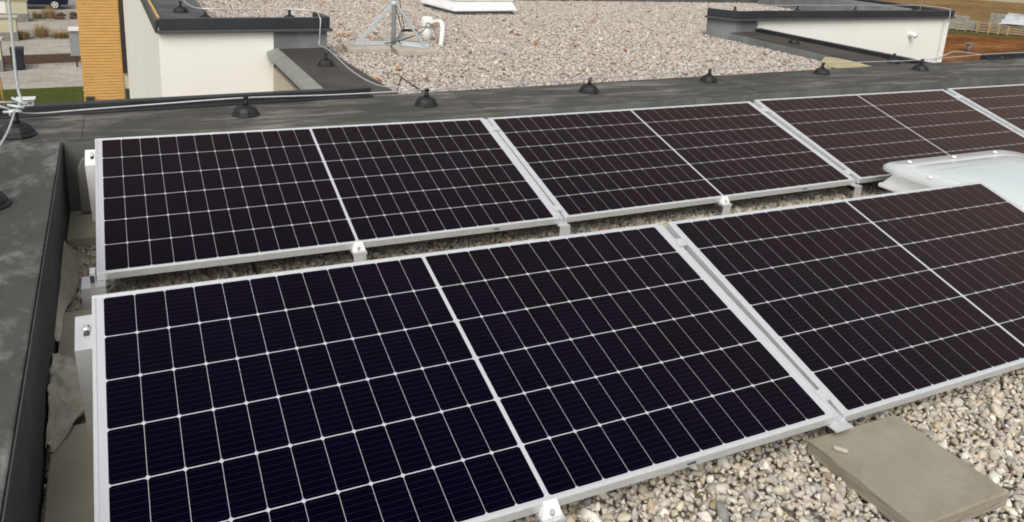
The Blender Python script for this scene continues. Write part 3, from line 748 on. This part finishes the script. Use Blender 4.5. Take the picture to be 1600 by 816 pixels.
# ------------------------------------------------------------------ skylights
def skylight(x0, y0, sx, sy, z0, hb, ht, rz, label, full):
    root = thing('skylight', label, 'skylight', (x0, y0, z0), rz, 'skylights on the flat roofs')
    q = MB(); q.prism([(.05, .05), (sx - .05, .05), (sx - .05, sy - .05), (.05, sy - .05)], -.03, hb); q.build('kerb', 'membrane_grey', root)
    q = MB()
    q.prism([(0, 0), (sx, 0), (sx, sy), (0, sy)], hb + .001, hb + .026)
    t = .10
    q.prism([(.012, .012), (sx - .012, .012), (sx - .012, sy - .012), (.012, sy - .012)], hb + .0265, ht,
            [(t * .7, t * .7), (sx - t * .7, t * .7), (sx - t * .7, sy - t * .7), (t * .7, sy - t * .7)])
    q.build('upstand', 'white_pvc', root, bevel=.005)
    q = MB(); q.box(.16, sx - .16, .16, sy - .16, ht + .001, ht + .006); q.build('pane', 'pane', root)
    q = MB()
    for (a_, b_, c_, d_) in ((.05, sx - .05, .05, .158), (.05, sx - .05, sy - .158, sy - .05), (.05, .158, .1585, sy - .1585), (sx - .158, sx - .05, .1585, sy - .1585)):
        q.box(a_, b_, c_, d_, ht + .0005, ht + .022)
    q.build('frame', 'white_pvc', root, bevel=.004)
    # clear shallow dome with a flat rim
    if full:
        q = MB(); zr = ht + .026
        def ring(ins, zz, rad):
            pts_ = []
            for (cx, cy, a0) in ((sx - ins - rad, sy - ins - rad, 0), (ins + rad, sy - ins - rad, 90), (ins + rad, ins + rad, 180), (sx - ins - rad, ins + rad, 270)):
                for k in range(6):
                    an = R(a0 + k * 18); pts_.append((cx + rad * math.cos(an), cy + rad * math.sin(an), zz))
            return [q.bm.verts.new(p_) for p_ in pts_]
        rings = [ring(-.035, zr - .012, .14), ring(-.02, zr, .14), ring(.10, zr + .004, .12), ring(.15, zr + .02, .12), ring(.26, zr + .05, .12), ring(.42, zr + .062, .08)]
        rim = rings[:3]; lip = MB()
        for a_, b_ in zip(rings[2:], rings[3:]):
            for k in range(len(a_)):
                f = q.bm.faces.new((a_[k], a_[(k + 1) % len(a_)], b_[(k + 1) % len(a_)], b_[k])); f.smooth = True
        f = q.bm.faces.new(rings[-1]); f.smooth = True
        co = [[v.co.copy() for v in r_] for r_ in rim]; lo = [c_ - Vector((0, 0, .016)) for c_ in co[0]]
        lv = [[lip.bm.verts.new(c_) for c_ in r_] for r_ in ([lo] + co)]
        for a_, b_ in zip(lv, lv[1:]):
            for k in range(len(a_)):
                f = lip.bm.faces.new((a_[k], a_[(k + 1) % len(a_)], b_[(k + 1) % len(a_)], b_[k])); f.smooth = True
        for r_ in rim[:2]:
            for v in r_: q.bm.verts.remove(v)
        lip.build('dome_rim', 'milky', root)
        o = q.build('dome', 'clear', root)
        for (px, py) in ((.2, sy - .04), (sx * .5, sy - .04), (sx - .2, sy - .04), (.03, sy * .3), (.03, sy * .75), (sx - .04, sy * .3), (sx - .04, sy * .75)):
            s_ = MB(); s_.lathe([(.016, 0), (.016, .006), (.010, .012)], 10, (px, py, zr + .005)); s_.build('screw_cap', 'white_pvc', root)
        s_ = MB(); s_.box(sx * .33, sx * .60, .04, .16, ht + .0225, ht + .05); s_.build('hinge_cover', 'white_pvc', root, bevel=.01)
    return root
skylight(4.335, -1.32, 1.25, 1.24, G1, .115, .235, .0, 'white skylight with clear dome between the rows of panels at right', True)
skylight(4.50, 7.40, 1.08, 1.15, G2, .055, .20, .10, 'white skylight far back on the neighbouring gravel roof', False)

# ------------------------------------------------------------------ lightning conductors
def make_holder():
    root = thing('conductor_holder', '', 'wire holder')
    q = MB(); q.lathe([(.078, 0), (.080, .008), (.070, .012), (.067, .026), (.054, .044), (.033, .055), (.020, .058)], 10, smooth=False)
    q.build('base', 'black_plastic', root, bevel=.0025, seg=1)
    q = MB(); q.lathe([(.017, .058), (.014, .070), (.012, .088)], 8)
    q.box(-.013, .013, -.011, -.004, .0885, .106); q.box(-.013, .013, .004, .011, .0885, .106)
    q.build('clip', 'black_plastic', root)
    return root
GH = 'black wire holders of the lightning conductor'
hold0 = make_holder(); first = [True]
def holder(x, y, z, label, sc=1.0, rz=0.0):
    o = hold0 if first[0] else copy_tree(hold0); first[0] = False
    o.location = (x, y, z); o.scale = (sc, sc, sc * (.9 if sc > 1.2 else 1)); o.rotation_euler = (0, 0, rz)
    return tag(o, label, 'wire holder', GH)
HP = [(-.345, 1.215, 1.12, 'large black wire holder on the parapet corner at the foot of the rod'),
      (.77, 1.395, 1.03, 'black wire holder on the parapet behind the rear row panel with the white bracket'),
      (1.885, 1.42, 1.0, 'black wire holder on the parapet in front of the steel mast'),
      (3.20, 1.57, 1.0, 'black wire holder on the parapet behind the middle of the second rear panel'),
      (4.455, 1.745, .97, 'black wire holder on the parapet, second left of the tan fleece flap'),
      (5.845, 1.85, .97, 'black wire holder on the parapet just below the tan fleece flap'),
      (7.16, 1.835, 1.03, 'black wire holder on the parapet in front of the right white wall end'),
      (-.36, .165, 1.1, 'black wire holder cut by the left edge on the side parapet')]
for i, (x_, y_, sc, lab) in enumerate(HP):
    holder(x_, y_, ZP + (0 if i < 7 else -.002) + .0005, lab, sc, .3 * i)
NP = [(1.70, 3.37, .176, 'black wire holder on the brown felt of the left low parapet'),
      (7.70, 4.02, .181, 'black wire holder on the brown felt of the right low parapet'),
      (7.82, 2.66, .181, 'black wire holder at the near end of the right low parapet'),
      (.86, 4.47, .401, 'black wire holder behind the cap of the left white block, left one'),
      (1.62, 4.50, .401, 'black wire holder behind the cap of the left white block, right one'),
      (.70, 5.15, .401, 'black wire holder beside the timber batten on the left block roof edge'),
      (7.72, 5.18, .401, 'black wire holder on the left end of the right block cap'),
      (9.02, 5.32, .401, 'second black wire holder from the left behind the right block cap'),
      (10.28, 5.38, .401, 'third black wire holder from the left behind the right block cap'),
      (11.75, 5.48, .401, 'black wire holder behind the right block cap near its right end'),
      (12.35, 7.9, .401, 'black wire holder far back on the grey felt of the right block')]
for i, (x_, y_, z_, lab) in enumerate(NP): holder(x_, y_, z_, lab, .95, .5 * i)

def wire(name, pts, rad, label, n=5, mat='wire'):
    q = MB(); q.tube(smooth_path(pts, n), rad, 8)
    return tag(q.build(name, mat), label, 'wire')
ht = lambda i: (HP[i][0], HP[i][1], ZP + .099 * HP[i][2])
a0 = ht(0)
WIRE0 = [(-.335, 1.27, .372), (-.25, 1.32, .352), (-.05, 1.36, .351), (.32, 1.39, .358)]
wire('lightning_wire', WIRE0 + [ ht(1), (1.3, 1.42, .362)] + [ht(2)], .0043,
     'bright lightning wire along the parapet from the rod to the holder before the mast')
wire('lightning_wire', [ht(2), (2.5, 1.51, .364), ht(3), (3.8, 1.67, .362), ht(4), (5.1, 1.81, .362), ht(5), (6.5, 1.86, .364), ht(6), (8.4, 2.0, .375), (10, 2.1, .375), (12.5, 2.3, .375)], .0042,
     'thin lightning wire along the rear parapet running out of the photo at right')
wire('lightning_wire', [(a0[0], a0[1] - .01, a0[2] + .01), (-.345, .9, .375), (-.355, .55, .375), (-.36, .165, .378), (-.37, -.6, .38)], .0055,
     'lightning wire along the side parapet leaving the photo at left')
wire('lightning_wire', [(1.845, 4.24, .475), (1.85, 4.215, .44), (1.84, 4.20, .33), (1.83, 4.19, .22), (1.80, 4.0, .235), (1.735, 3.37, .295), (1.72, 2.6, .27), (1.74, 2.0, .285), (1.86, 1.78, .31)], .0050,
     'lightning wire dropping from the left block cap along the left low parapet')
wire('lightning_wire', [(8.0, 5.03, .475), (7.99, 5.0, .44), (8.0, 4.99, .33), (8.02, 4.97, .245), (8.038, 4.7, .232), (8.038, 3.6, .232), (8.03, 2.45, .235)], .0050,
     'lightning wire along the black edge of the right low parapet')
wire('lightning_wire', [(.80, 5.6, .52), (.73, 5.15, .52), (.76, 4.65, .515), (.86, 4.47, .515), (1.2, 4.485, .51), (1.62, 4.50, .513), (1.84, 4.40, .505), (1.845, 4.24, .475)], .0050,
     'lightning wire bending round the roof corner of the left white block')
wire('lightning_wire', [(7.72, 5.18, .515), (8.3, 5.25, .512), (9.02, 5.32, .514), (10.28, 5.38, .515), (11.75, 5.48, .515), (12.2, 5.40, .50), (12.40, 5.28, .475)], .0050,
     'lightning wire above the cap of the right white block')
wire('down_conductor', [(12.26, 5.225, .475), (12.25, 5.20, .44), (12.235, 5.19, .33), (12.22, 5.235, .25), (12.21, 5.24, -.4), (12.20, 5.24, -1.6)], .0048,
     'thin conductor running down the right end of the white wall', mat='galv')
ARCH = [(7.93, 2.30, .245), (8.05, 2.3, .285), (8.24, 2.3, .345), (8.40, 2.3, .348), (8.70, 2.3, .32), (9.08, 2.25, .285)]
wire('lightning_wire', ARCH, .0050, 'arched piece of lightning wire against the red soil at right')
BENT = [(1.83, 1.9, .20), (1.875, 1.9, .352), (1.885, 1.9, .349), (2.045, 1.9, .24)]
wire('bent_wire', BENT, .0042, 'bent dark wire end sticking up behind the parapet edge', n=4, mat='cable')
# air terminal rod and its clamps
q = MB(); q.tube(smooth_path([(a0[0], a0[1], a0[2]), (a0[0] + .022, a0[1] + .09, a0[2] + .04), (a0[0] + .012, a0[1] + .11, a0[2] + .12), (a0[0] + .012, a0[1] + .11, a0[2] + .4), (a0[0] + .03, a0[1] + .11, a0[2] + 1.6)], 6), .0070, 10)
rod = tag(q.build('lightning_rod', 'galv'), 'tall grey lightning rod rising from the parapet corner at left', 'lightning rod')
q = MB()
for k in range(3):
    q.tube([(a0[0] - .05 + k * .018, a0[1] + .02 + k * .025, a0[2] + .005 + .03 * k), (a0[0] + .03 + .01 * k, a0[1] - .005 + k * .02, a0[2] + .012 + .012 * k)], .007, 8)
q.lathe([(.018, 0), (.018, .03)], 8, (a0[0] - .01, a0[1] + .01, a0[2] - .012))
q.build('clamp', 'galv', rod)
br = thing('cross_connector', 'cluster of galvanised connector arms with a white block beside the rod', 'connector', (a0[0] - .13, a0[1] + .22, ZP + .045))
q = MB()
for (p, r_) in (((-.10, 0, .08), (.12, .0, .075)), ((-.07, .02, .10), (.09, -.05, .05)), ((-.08, -.02, .06), (.04, -.07, .03)), ((-.02, .03, .13), (-.05, -.03, .0)), ((-.09, .0, .0), (-.05, .01, .12))):
    q.tube([p, r_], .006, 8)
q.build('arm', 'galv', br)
q = MB(); q.box(.125, .195, -.02, .03, .055, .088); q.box(.115, .205, -.03, .04, .0885, .094); q.build('block', 'white_door', br, bevel=.004)
for xh in (.132, .170):
    q = MB(); q.box(xh, xh + .018, -.023, -.0205, .064, .080); q.build('block_hole', 'plinth', br)
q = MB(); q.tube([(12.05, 5.6, .40), (12.05, 5.6, 1.2)], .006, 8); q.tube([(11.8, 5.55, .415), (12.3, 5.6, .415)], .006, 8)
tag(q.build('lightning_rod', 'galv'), 'short thin lightning rod on the far corner of the right block', 'lightning rod')

# ------------------------------------------------------------------ steel mast, slabs, vent pipe on the neighbouring roof
slab(2.18, 2.62, 4.40, 4.80, G2, -.10, 'pale concrete slab under the left foot of the mast', 'concrete_pale', group=GRP)
slab(2.645, 3.05, 4.20, 4.60, G2, -.12, 'pale concrete slab under the right foot of the mast', 'concrete_pale', group=GRP)
slab(2.72, 3.12, 4.90, 5.30, G2, -.10, 'pale concrete slab under the far foot of the mast', 'concrete_pale', group=GRP)
ms = thing('mast', 'galvanised steel mast on three braces standing on pale slabs', 'mast', (2.69, 4.60, G2 + .05))
q = MB(); q.tube([(0, 0, .0), (0, 0, 2.0)], .0245, 14); q.build('pole', 'galv', ms)
feet = [(-.44, -.02), (.275, -.28), (.29, .50)]
for fi, (fx, fy) in enumerate(feet):
    dv = Vector((fx, fy, 0)); dn = dv.normalized(); sd_ = Vector((-dn.y, dn.x, 0))
    q = MB()
    q.prism([tuple((dn * .03 + sd_ * .022)[:2]), tuple((dn * .03 - sd_ * .022)[:2]), tuple((dv - sd_ * .022)[:2]), tuple((dv + sd_ * .022)[:2])], .003, .009)
    q.prism([tuple((dn * .03 + sd_ * .022)[:2]), tuple((dn * .03 + sd_ * .018)[:2]), tuple((dv + sd_ * .018)[:2]), tuple((dv + sd_ * .022)[:2])], .0092, .045)
    q.build('base_rail', 'galv', ms)
    a_ = dv * .95 + Vector((0, 0, .012)); b_ = dn * .035 + Vector((0, 0, .42)); q = MB()
    for off, tk in ((sd_ * .018, .004), (-sd_ * .0, .0)):
        if tk == 0: continue
        for s1, s2 in ((.020, .016), (-.012, .0)):
            pass
    ax = (b_ - a_).normalized(); n2 = ax.cross(sd_).normalized()
    for (w0, w1, h0, h1) in (((-.016, .016, 0, .004), (.012, .016, .0042, .030)) if fi < 2 else ((-.005, .005, 0, .004), (.002, .005, .0042, .012))):
        vs = []
        for p_ in (a_, b_):
            vs.append([q.bm.verts.new(p_ + sd_ * w_ + n2 * h_) for w_, h_ in ((w0, h0), (w1, h0), (w1, h1), (w0, h1))])
        for k in range(4): q.bm.faces.new((vs[0][k], vs[0][(k + 1) % 4], vs[1][(k + 1) % 4], vs[1][k]))
        q.bm.faces.new(vs[0][::-1]); q.bm.faces.new(vs[1])
    q.build('brace', 'galv', ms)
    q = MB(); q.lathe([(.012, .0), (.012, .012)], 6, (dv.x * .9, dv.y * .9, .0095), False); q.build('bolt', 'alu_bright', ms)
q = MB(); q.lathe([(.034, .40), (.034, .45)], 12); q.build('collar', 'galv', ms)

vp = thing('vent_pipe', 'white plastic vent pipe with curved overflow bend beside the mast', 'pipe', (3.27, 5.18, G2))
q = MB(); q.lathe([(.053, -.03), (.053, .17)], 18); q.build('standpipe', 'pipe_white', vp)
q = MB(); q.lathe([(.066, .155), (.068, .165), (.068, .245), (.060, .262), (.03, .270)], 18); q.build('pipe_cap', 'pipe_white', vp)
q = MB(); q.tube(smooth_path([(.03, -.03, .200), (.07, -.10, .222), (.085, -.18, .232), (.082, -.25, .215), (.07, -.30, .15), (.05, -.33, .06), (.04, -.34, -.03)], 6), .027, 14); q.build('bend', 'pipe_white', vp)
q = MB(); q.tube(smooth_path([(2.70, 4.62, 2.1), (2.735, 4.64, 1.0), (2.76, 4.60, .52), (2.80, 4.60, .33), (2.76, 4.58, .27), (2.72, 4.53, .20), (2.74, 4.5, .16)]), .005, 8)
cab = tag(q.build('mast_cable', 'cable'), 'black cable hanging down beside the steel mast', 'cable')
q = MB(); q.tube(smooth_path([(2.58, 4.55, .16), (2.75, 4.56, .19), (2.95, 4.65, .23), (3.12, 4.85, .26), (3.20, 5.0, .305), (3.26, 5.08, .29), (3.30, 5.05, .25)]), .005, 8)
cb2 = tag(q.build('mast_cable', 'cable'), 'black cable running from the mast to the vent pipe', 'cable')
q = MB(); q.tube([(2.78, 4.60, .285), (2.84, 4.62, .285)], .012, 10); q.tube([(2.845, 4.62, .285), (2.95, 4.64, .28)], .014, 10); q.build('cable_connector', 'black_plastic', cab)

# ------------------------------------------------------------------ dry leaves on the far gravel
LV = [(2.79, 7.67), (2.59, 6.4), (2.38, 5.48), (2.46, 5.52), (2.84, 6.01), (2.78, 5.6), (2.65, 5.32), (2.45, 4.93), (2.37, 3.49), (2.04, 3.0), (3.76, 6.2),
      (2.47, 3.03), (4.52, 5.39), (6.38, 6.65), (6.29, 5.57), (5.27, 4.14), (4.64, 3.43), (4.45, 4.76), (6.95, 3.74), (4.91, 8.14), (2.93, 8.76), (3.75, 9.09), (2.67, 9.08), (4.83, 4.5), (2.1, 8.9), (1.75, 8.85)]
def leaf_mesh(seed):
    rr = random.Random(seed); q = MB(); c = q.bm.verts.new((0, 0, .012)); ring = []
    for k in range(10):
        an = 2 * math.pi * k / 10; rad = .042 * (1 if k % 2 == 0 else .6) * rr.uniform(.8, 1.25)
        ring.append(q.bm.verts.new((rad * math.cos(an), rad * .8 * math.sin(an), rr.uniform(.004, .03))))
    for k in range(10): q.bm.faces.new((c, ring[k], ring[(k + 1) % 10]))
    return q
protos = []
for i, (x_, y_) in enumerate(LV):
    if i < 5:
        o = leaf_mesh(i).build('dry_leaf', 'leaf' if i % 2 == 0 else 'leaf_tan'); m = o.modifiers.new('s', 'SOLIDIFY'); m.thickness = .0015; protos.append(o)
    else:
        o = protos[i % 5].copy(); COL.objects.link(o)
    o.location = (x_, y_, G2 + .008); o.rotation_euler = (random.uniform(-.3, .3), random.uniform(-.3, .3), random.uniform(0, 6))
    s_ = random.uniform(.8, 1.35); o.scale = (s_, s_, s_)
    tag(o, 'small dry orange leaf lying on the pale gravel of the neighbouring roof', 'leaf', 'dry leaves scattered on the gravel')

# ------------------------------------------------------------------ front yards far below at left
def cabinet(x1, y0, wd, h, dpt, label):
    """masonry utility pillar: plinth, cream panels, white door, cap"""
    r_ = thing('utility_pillar', label, 'utility pillar', (x1 - wd, y0, GROUND), group='masonry utility pillars in the front yards')
    MB().box(0, wd, 0, dpt, 0, h * .36).build('plinth', 'plinth', r_)
    MB().box(.03, wd - .03, .03, dpt - .03, h * .36 + .001, h * .93).build('body', 'cream', r_)
    MB().box(wd * .36, wd * .60, .008, .028, h * .38, h * .91).build('door', 'white_door', r_)
    MB().box(-.05, wd + .06, -.05, dpt + .05, h * .931, h).build('cap', 'concrete_pale', r_, bevel=.01)
    MB().box(wd * .40, wd * .50, -.004, .006, h * .84, h * .86).build('letter_slot', 'lamp_black', r_)
cabinet(-4.22, 41.4, 1.9, 1.22, .5, 'cream masonry utility pillar with white door, nearer of the pair before the dry grass')
cabinet(-4.30, 48.3, 2.6, 1.30, .5, 'cream masonry utility pillar with white door in front of the dark car')
cabinet(-4.06, 33.5, 1.6, 1.35, .5, 'white masonry pillar beside the dark wheelie bin, cut by the left edge')
bn = thing('wheelie_bin', 'dark navy wheelie bin standing by the brown soil bed', 'bin', (-3.58, 33.95, GROUND), .06)
q = MB(); q.prism([(-.19, -.21), (.19, -.21), (.19, .21), (-.19, .21)], .05, .88, [(-.24, -.26), (.24, -.26), (.24, .26), (-.24, .26)]); q.build('body', 'navy_plastic', bn, bevel=.012)
q = MB(); q.prism([(-.26, -.28), (.26, -.28), (.26, .29), (-.26, .29)], .882, .93, [(-.22, -.22), (.22, -.22), (.22, .25), (-.22, .25)]); q.build('lid', 'navy_plastic', bn, bevel=.01)
for s_ in (-1, 1):
    q = MB(); q.tube([(s_ * .17, .19, .09), (s_ * .22, .19, .09)], .09, 14); q.build('wheel', 'rubber', bn)
bd = thing('sign_board', 'grey board with pale top on a post beside the timber cladding', 'board', (-1.50, 34.15, GROUND), .03)
q = MB(); q.box(-.03, .03, -.03, .03, 0, 1.5); q.build('post', 'lamp_black', bd)
q = MB(); q.box(-.2, .3, -.06, -.032, .50, 1.55); q.build('panel', 'board_grey', bd, bevel=.005)
q = MB(); q.box(-.22, .34, -.15, .10, 1.555, 1.70); q.build('top_box', 'white_door', bd, bevel=.01)
q = MB(); q.tube([(-3.36, 26.8, GROUND), (-3.52, 26.85, GROUND + 2.0)], .045, 10)
tag(q.build('wooden_stake', 'timber_raw'), 'leaning tan wooden stake on the lawn at the left edge', 'stake')
q = MB(); 
for k in range(3): q.tube([(-4.9 + .42 * k, 48.5, GROUND + 1.3), (-4.9 + .42 * k, 48.5, GROUND + 2.2)], .03, 8)
q.tube([(-5.2, 48.5, GROUND + 2.2), (-3.9, 48.5, GROUND + 2.2)], .03, 8)
tag(q.build('rail', 'galv'), 'grey tube rail standing on the pillar in front of the car', 'rail')

def grass_tuft(x_, y_, h, wd, label, seed):
    rr = random.Random(seed); q = MB()
    for k in range(220):
        an = rr.uniform(0, 6.28); r1 = rr.uniform(0, .35) * wd; sp = rr.uniform(.3, 1) * wd
        bx, by = r1 * math.cos(an), r1 * math.sin(an); hh = h * rr.uniform(.45, 1)
        hh *= 1.1 - .55 * sp / wd; tx, ty = bx + sp * .6 * math.cos(an), by + sp * .6 * math.sin(an); wv = .010
        px, py = -math.sin(an) * wv, math.cos(an) * wv
        mx, my = (bx * .5 + tx * .5), (by * .5 + ty * .5)
        q.face([(bx - px, by - py, 0), (bx + px, by + py, 0), (mx + px, my + py, hh * .75), (mx - px, my - py, hh * .75)])
        q.face([(mx - px, my - py, hh * .75), (mx + px, my + py, hh * .75), (tx, ty, hh)])
    o = q.build('dry_grass_clump', 'straw', None, 0, (x_, y_, GROUND + .02))
    return tag(o, label, 'grass clump', 'dry ornamental grass clumps in the stony beds')
MAT['straw'] = speckled('dry_straw', (0.28, 0.20, 0.09), (0.44, 0.33, 0.17), 4, 0.9, 0, 0)
grass_tuft(-3.35, 42.7, .9, .85, 'tall straw coloured grass clump in the nearer stony bed', 1)
grass_tuft(-4.05, 42.1, .6, .6, 'small straw coloured grass clump against the nearer pillar', 2)
grass_tuft(-2.55, 42.4, .5, .8, 'low wide grass clump in the middle of the nearer stony bed', 3)
grass_tuft(-2.05, 42.3, .45, .6, 'low grass clump at the right end of the nearer stony bed', 4)
grass_tuft(-3.35, 49.9, .9, .9, 'tall straw coloured grass clump in the farther stony bed', 5)
grass_tuft(-4.0, 49.9, .5, .6, 'small grass clump beside the pillar in front of the car', 6)
rk = random.Random(5)
for k, (x_, y_, lab) in enumerate(((-2.85, 51.0, 'left back stone'), (-2.85, 49.5, 'left front stone'), (-2.2, 51.2, 'right back stone'), (-2.15, 49.7, 'right front stone'))):
    q = MB(); q.lathe([(.26, -.02), (.24, .08), (.12, .17), (.03, .20)], 9, smooth=False)
    for v in q.bm.verts: v.co += Vector((rk.uniform(-1, 1), rk.uniform(-1, 1), rk.uniform(-.5, .5))) * .05
    o = q.build('mulch_mound', 'soil', None, 0, (x_, y_, GROUND + .02))
    tag(o, 'dark earth mound in the farther stony bed, ' + lab.replace(' stone', ' one'), 'mound', 'small mounds in the stony bed')

car = thing('parked_car', 'dark navy car with silver wheels parked on the road beyond the pillars', 'car', (-4.65, 54.75, GROUND + .008), .03)
q = MB(); prof = [(-2.05, .32), (2.02, .30), (2.10, .55), (2.02, .86), (1.20, 1.00), (.62, 1.46), (-1.25, 1.50), (-2.0, 1.02), (-2.12, .6)]
va = [q.bm.verts.new((x_, -.82, z_)) for x_, z_ in prof]; vb = [q.bm.verts.new((x_, .82, z_)) for x_, z_ in prof]
q.bm.faces.new(va); q.bm.faces.new(vb[::-1])
for i in range(len(prof)): q.bm.faces.new((va[i], vb[i], vb[(i + 1) % len(prof)], va[(i + 1) % len(prof)]))
q.build('body', 'navy_paint', car, bevel=.07, seg=3)
q = MB(); pf = [(-1.1, 1.02), (1.0, 1.02), (.56, 1.40), (-1.05, 1.42)]
vv = [q.bm.verts.new((x_, -.826, z_)) for x_, z_ in pf]; vw = [q.bm.verts.new((x_, -.81, z_)) for x_, z_ in pf]
q.bm.faces.new(vv); q.bm.faces.new(vw[::-1])
for i in range(4): q.bm.faces.new((vv[i], vw[i], vw[(i + 1) % 4], vv[(i + 1) % 4]))
q.build('window', 'glass_dark', car)
for x_ in (-1.28, 1.32):
    for y_ in (-.80, .80):
        wo = MB(); sgn = -1 if y_ < 0 else 1
        wo.tube([(x_, y_ - .1 * sgn, .32), (x_, y_ + .035 * sgn, .32)], .32, 24); wob = wo.build('wheel', 'rubber', car)
        ri = MB(); ri.tube([(x_, y_ + .036 * sgn, .32), (x_, y_ + .045 * sgn, .32)], .20, 20)
        ro = ri.build('rim', 'alu_bright', wob)
        for k in range(5):
            an = 2 * math.pi * k / 5
            hl = MB(); hl.tube([(x_ + .125 * math.cos(an), y_ + .0455 * sgn, .32 + .125 * math.sin(an)), (x_ + .125 * math.cos(an), y_ + .049 * sgn, .32 + .125 * math.sin(an))], .038, 8)
            hl.build('rim_gap', 'rubber', wob)
q = MB(); q.box(1.95, 2.09, -.6, -.78, .62, .72); q.build('headlight', 'white_door', car)
q = MB(); q.box(.55, .75, -.9, -.83, .98, 1.1); q.build('mirror', 'navy_paint', car, bevel=.02)

# ------------------------------------------------------------------ building materials on the field at right
def pallet_stack(x_, y_, rz, wd, dp, h, label, layers=5, mat='paver_stack', wrap=False):
    r_ = thing('paver_pallet', label, 'pallet', (x_, y_, GROUND + .006), rz, 'pallets stored on the field')
    q = MB()
    for k in (-1, 0, 1): q.box(k * wd * .42 - .05, k * wd * .42 + .05, -dp / 2, dp / 2, 0, .10)
    for k in range(6): q.box(-wd / 2, wd / 2, -dp / 2 + k * dp / 6 + .01, -dp / 2 + (k + 1) * dp / 6 - .03, .101, .125)
    q.build('pallet', 'timber_grey', r_)
    q = MB(); rr = random.Random(int(x_ * 100))
    lh = h / layers
    for k in range(layers):
        j = rr.uniform(-.02, .02)
        q.box(-wd / 2 + .03 + j, wd / 2 - .03 + j, -dp / 2 + .03, dp / 2 - .03, .126 + k * lh, .126 + (k + 1) * lh - .02)
    q.build('paver_layers', mat, r_)
    return r_
def crate(x_, y_, rz, wd, h, label):
    r_ = thing('wooden_crate', label, 'crate', (x_, y_, GROUND + .006), rz, 'open wooden crates stored on the field')
    q = MB()
    for sx_ in (-1, 1):
        for sy_ in (-1, 1): q.box(sx_ * wd * .48 - .05, sx_ * wd * .48 + .05, sy_ * wd * .4 - .05, sy_ * wd * .4 + .05, 0, h)
    q.build('corner_posts', 'timber_raw', r_)
    q = MB()
    for k in range(4):
        z0 = .1 + k * h * .25
        for sy_ in (-1, 1): q.box(-wd * .5, wd * .5, sy_ * (wd * .4 + .065) - .012, sy_ * (wd * .4 + .065) + .012, z0, z0 + .1)
    for sx_ in (-.25, 0, .25): q.box(sx_ * wd - .05, sx_ * wd + .05, -wd * .44, wd * .44, h + .001, h + .03)
    q.build('slats', 'timber_grey', r_)
RZ = -.98
pallet_stack(66.9, 42.4, RZ, 1.5, 1.0, .62, 'grey paver pallet at the left end of the stored row, next to the white wall', 3)
pallet_stack(70.6, 44.9, RZ, 1.7, 1.0, .85, 'grey paver pallet standing behind the left end of the stored row', 4)
pallet_stack(67.9, 41.7, RZ, 1.2, 1.0, .78, 'second grey paver pallet from the left in the stored row', 3)
crate(68.0, 40.8, RZ, .95, .95, 'pale slatted wooden crate in the middle of the stored row')
pallet_stack(73.6, 43.2, RZ, 1.4, 1.0, 1.25, 'tall grey paver pallet standing behind the crates', 4)
crate(68.45, 40.15, RZ, .80, .75, 'brown slatted wooden crate right of the pale crate')
crate(68.95, 39.6, RZ, .75, .78, 'yellowish wooden crate beside the covered stack')
tp = thing('covered_stack', 'stack of timber covered by a grey tarpaulin at the right edge', 'stack', (71.0, 39.0, GROUND + .006), RZ)
q = MB()
for k in range(4): q.box(-2.0, 2.0, -1.0, 1.0, .06 + k * .20, .06 + k * .20 + .16)
q.build('timber_layers', 'timber_grey', tp)
q = MB(); q.prism([(-2.1, -1.1), (2.1, -1.1), (2.1, 1.1), (-2.1, 1.1)], .87, 1.75, [(-1.45, -.6), (1.7, -.6), (1.7, .7), (-1.45, .7)])
bmesh.ops.subdivide_edges(q.bm, edges=list(q.bm.edges), cuts=4, use_grid_fill=True)
rr = random.Random(9)
for v in q.bm.verts: v.co += Vector((rr.uniform(-1, 1), rr.uniform(-1, 1), rr.uniform(-1, 1))) * .07
q.build('tarpaulin', 'tarp', tp)
q = MB(); q.tube([(54.1, 32.5, GROUND), (54.1, 32.5, GROUND + .5)], .16, 8); q.box(53.8, 54.4, 32.3, 32.7, GROUND + .5, GROUND + .58)
tag(q.build('shaft_cover', 'plinth'), 'small dark capped shaft standing on the red soil at right', 'shaft')
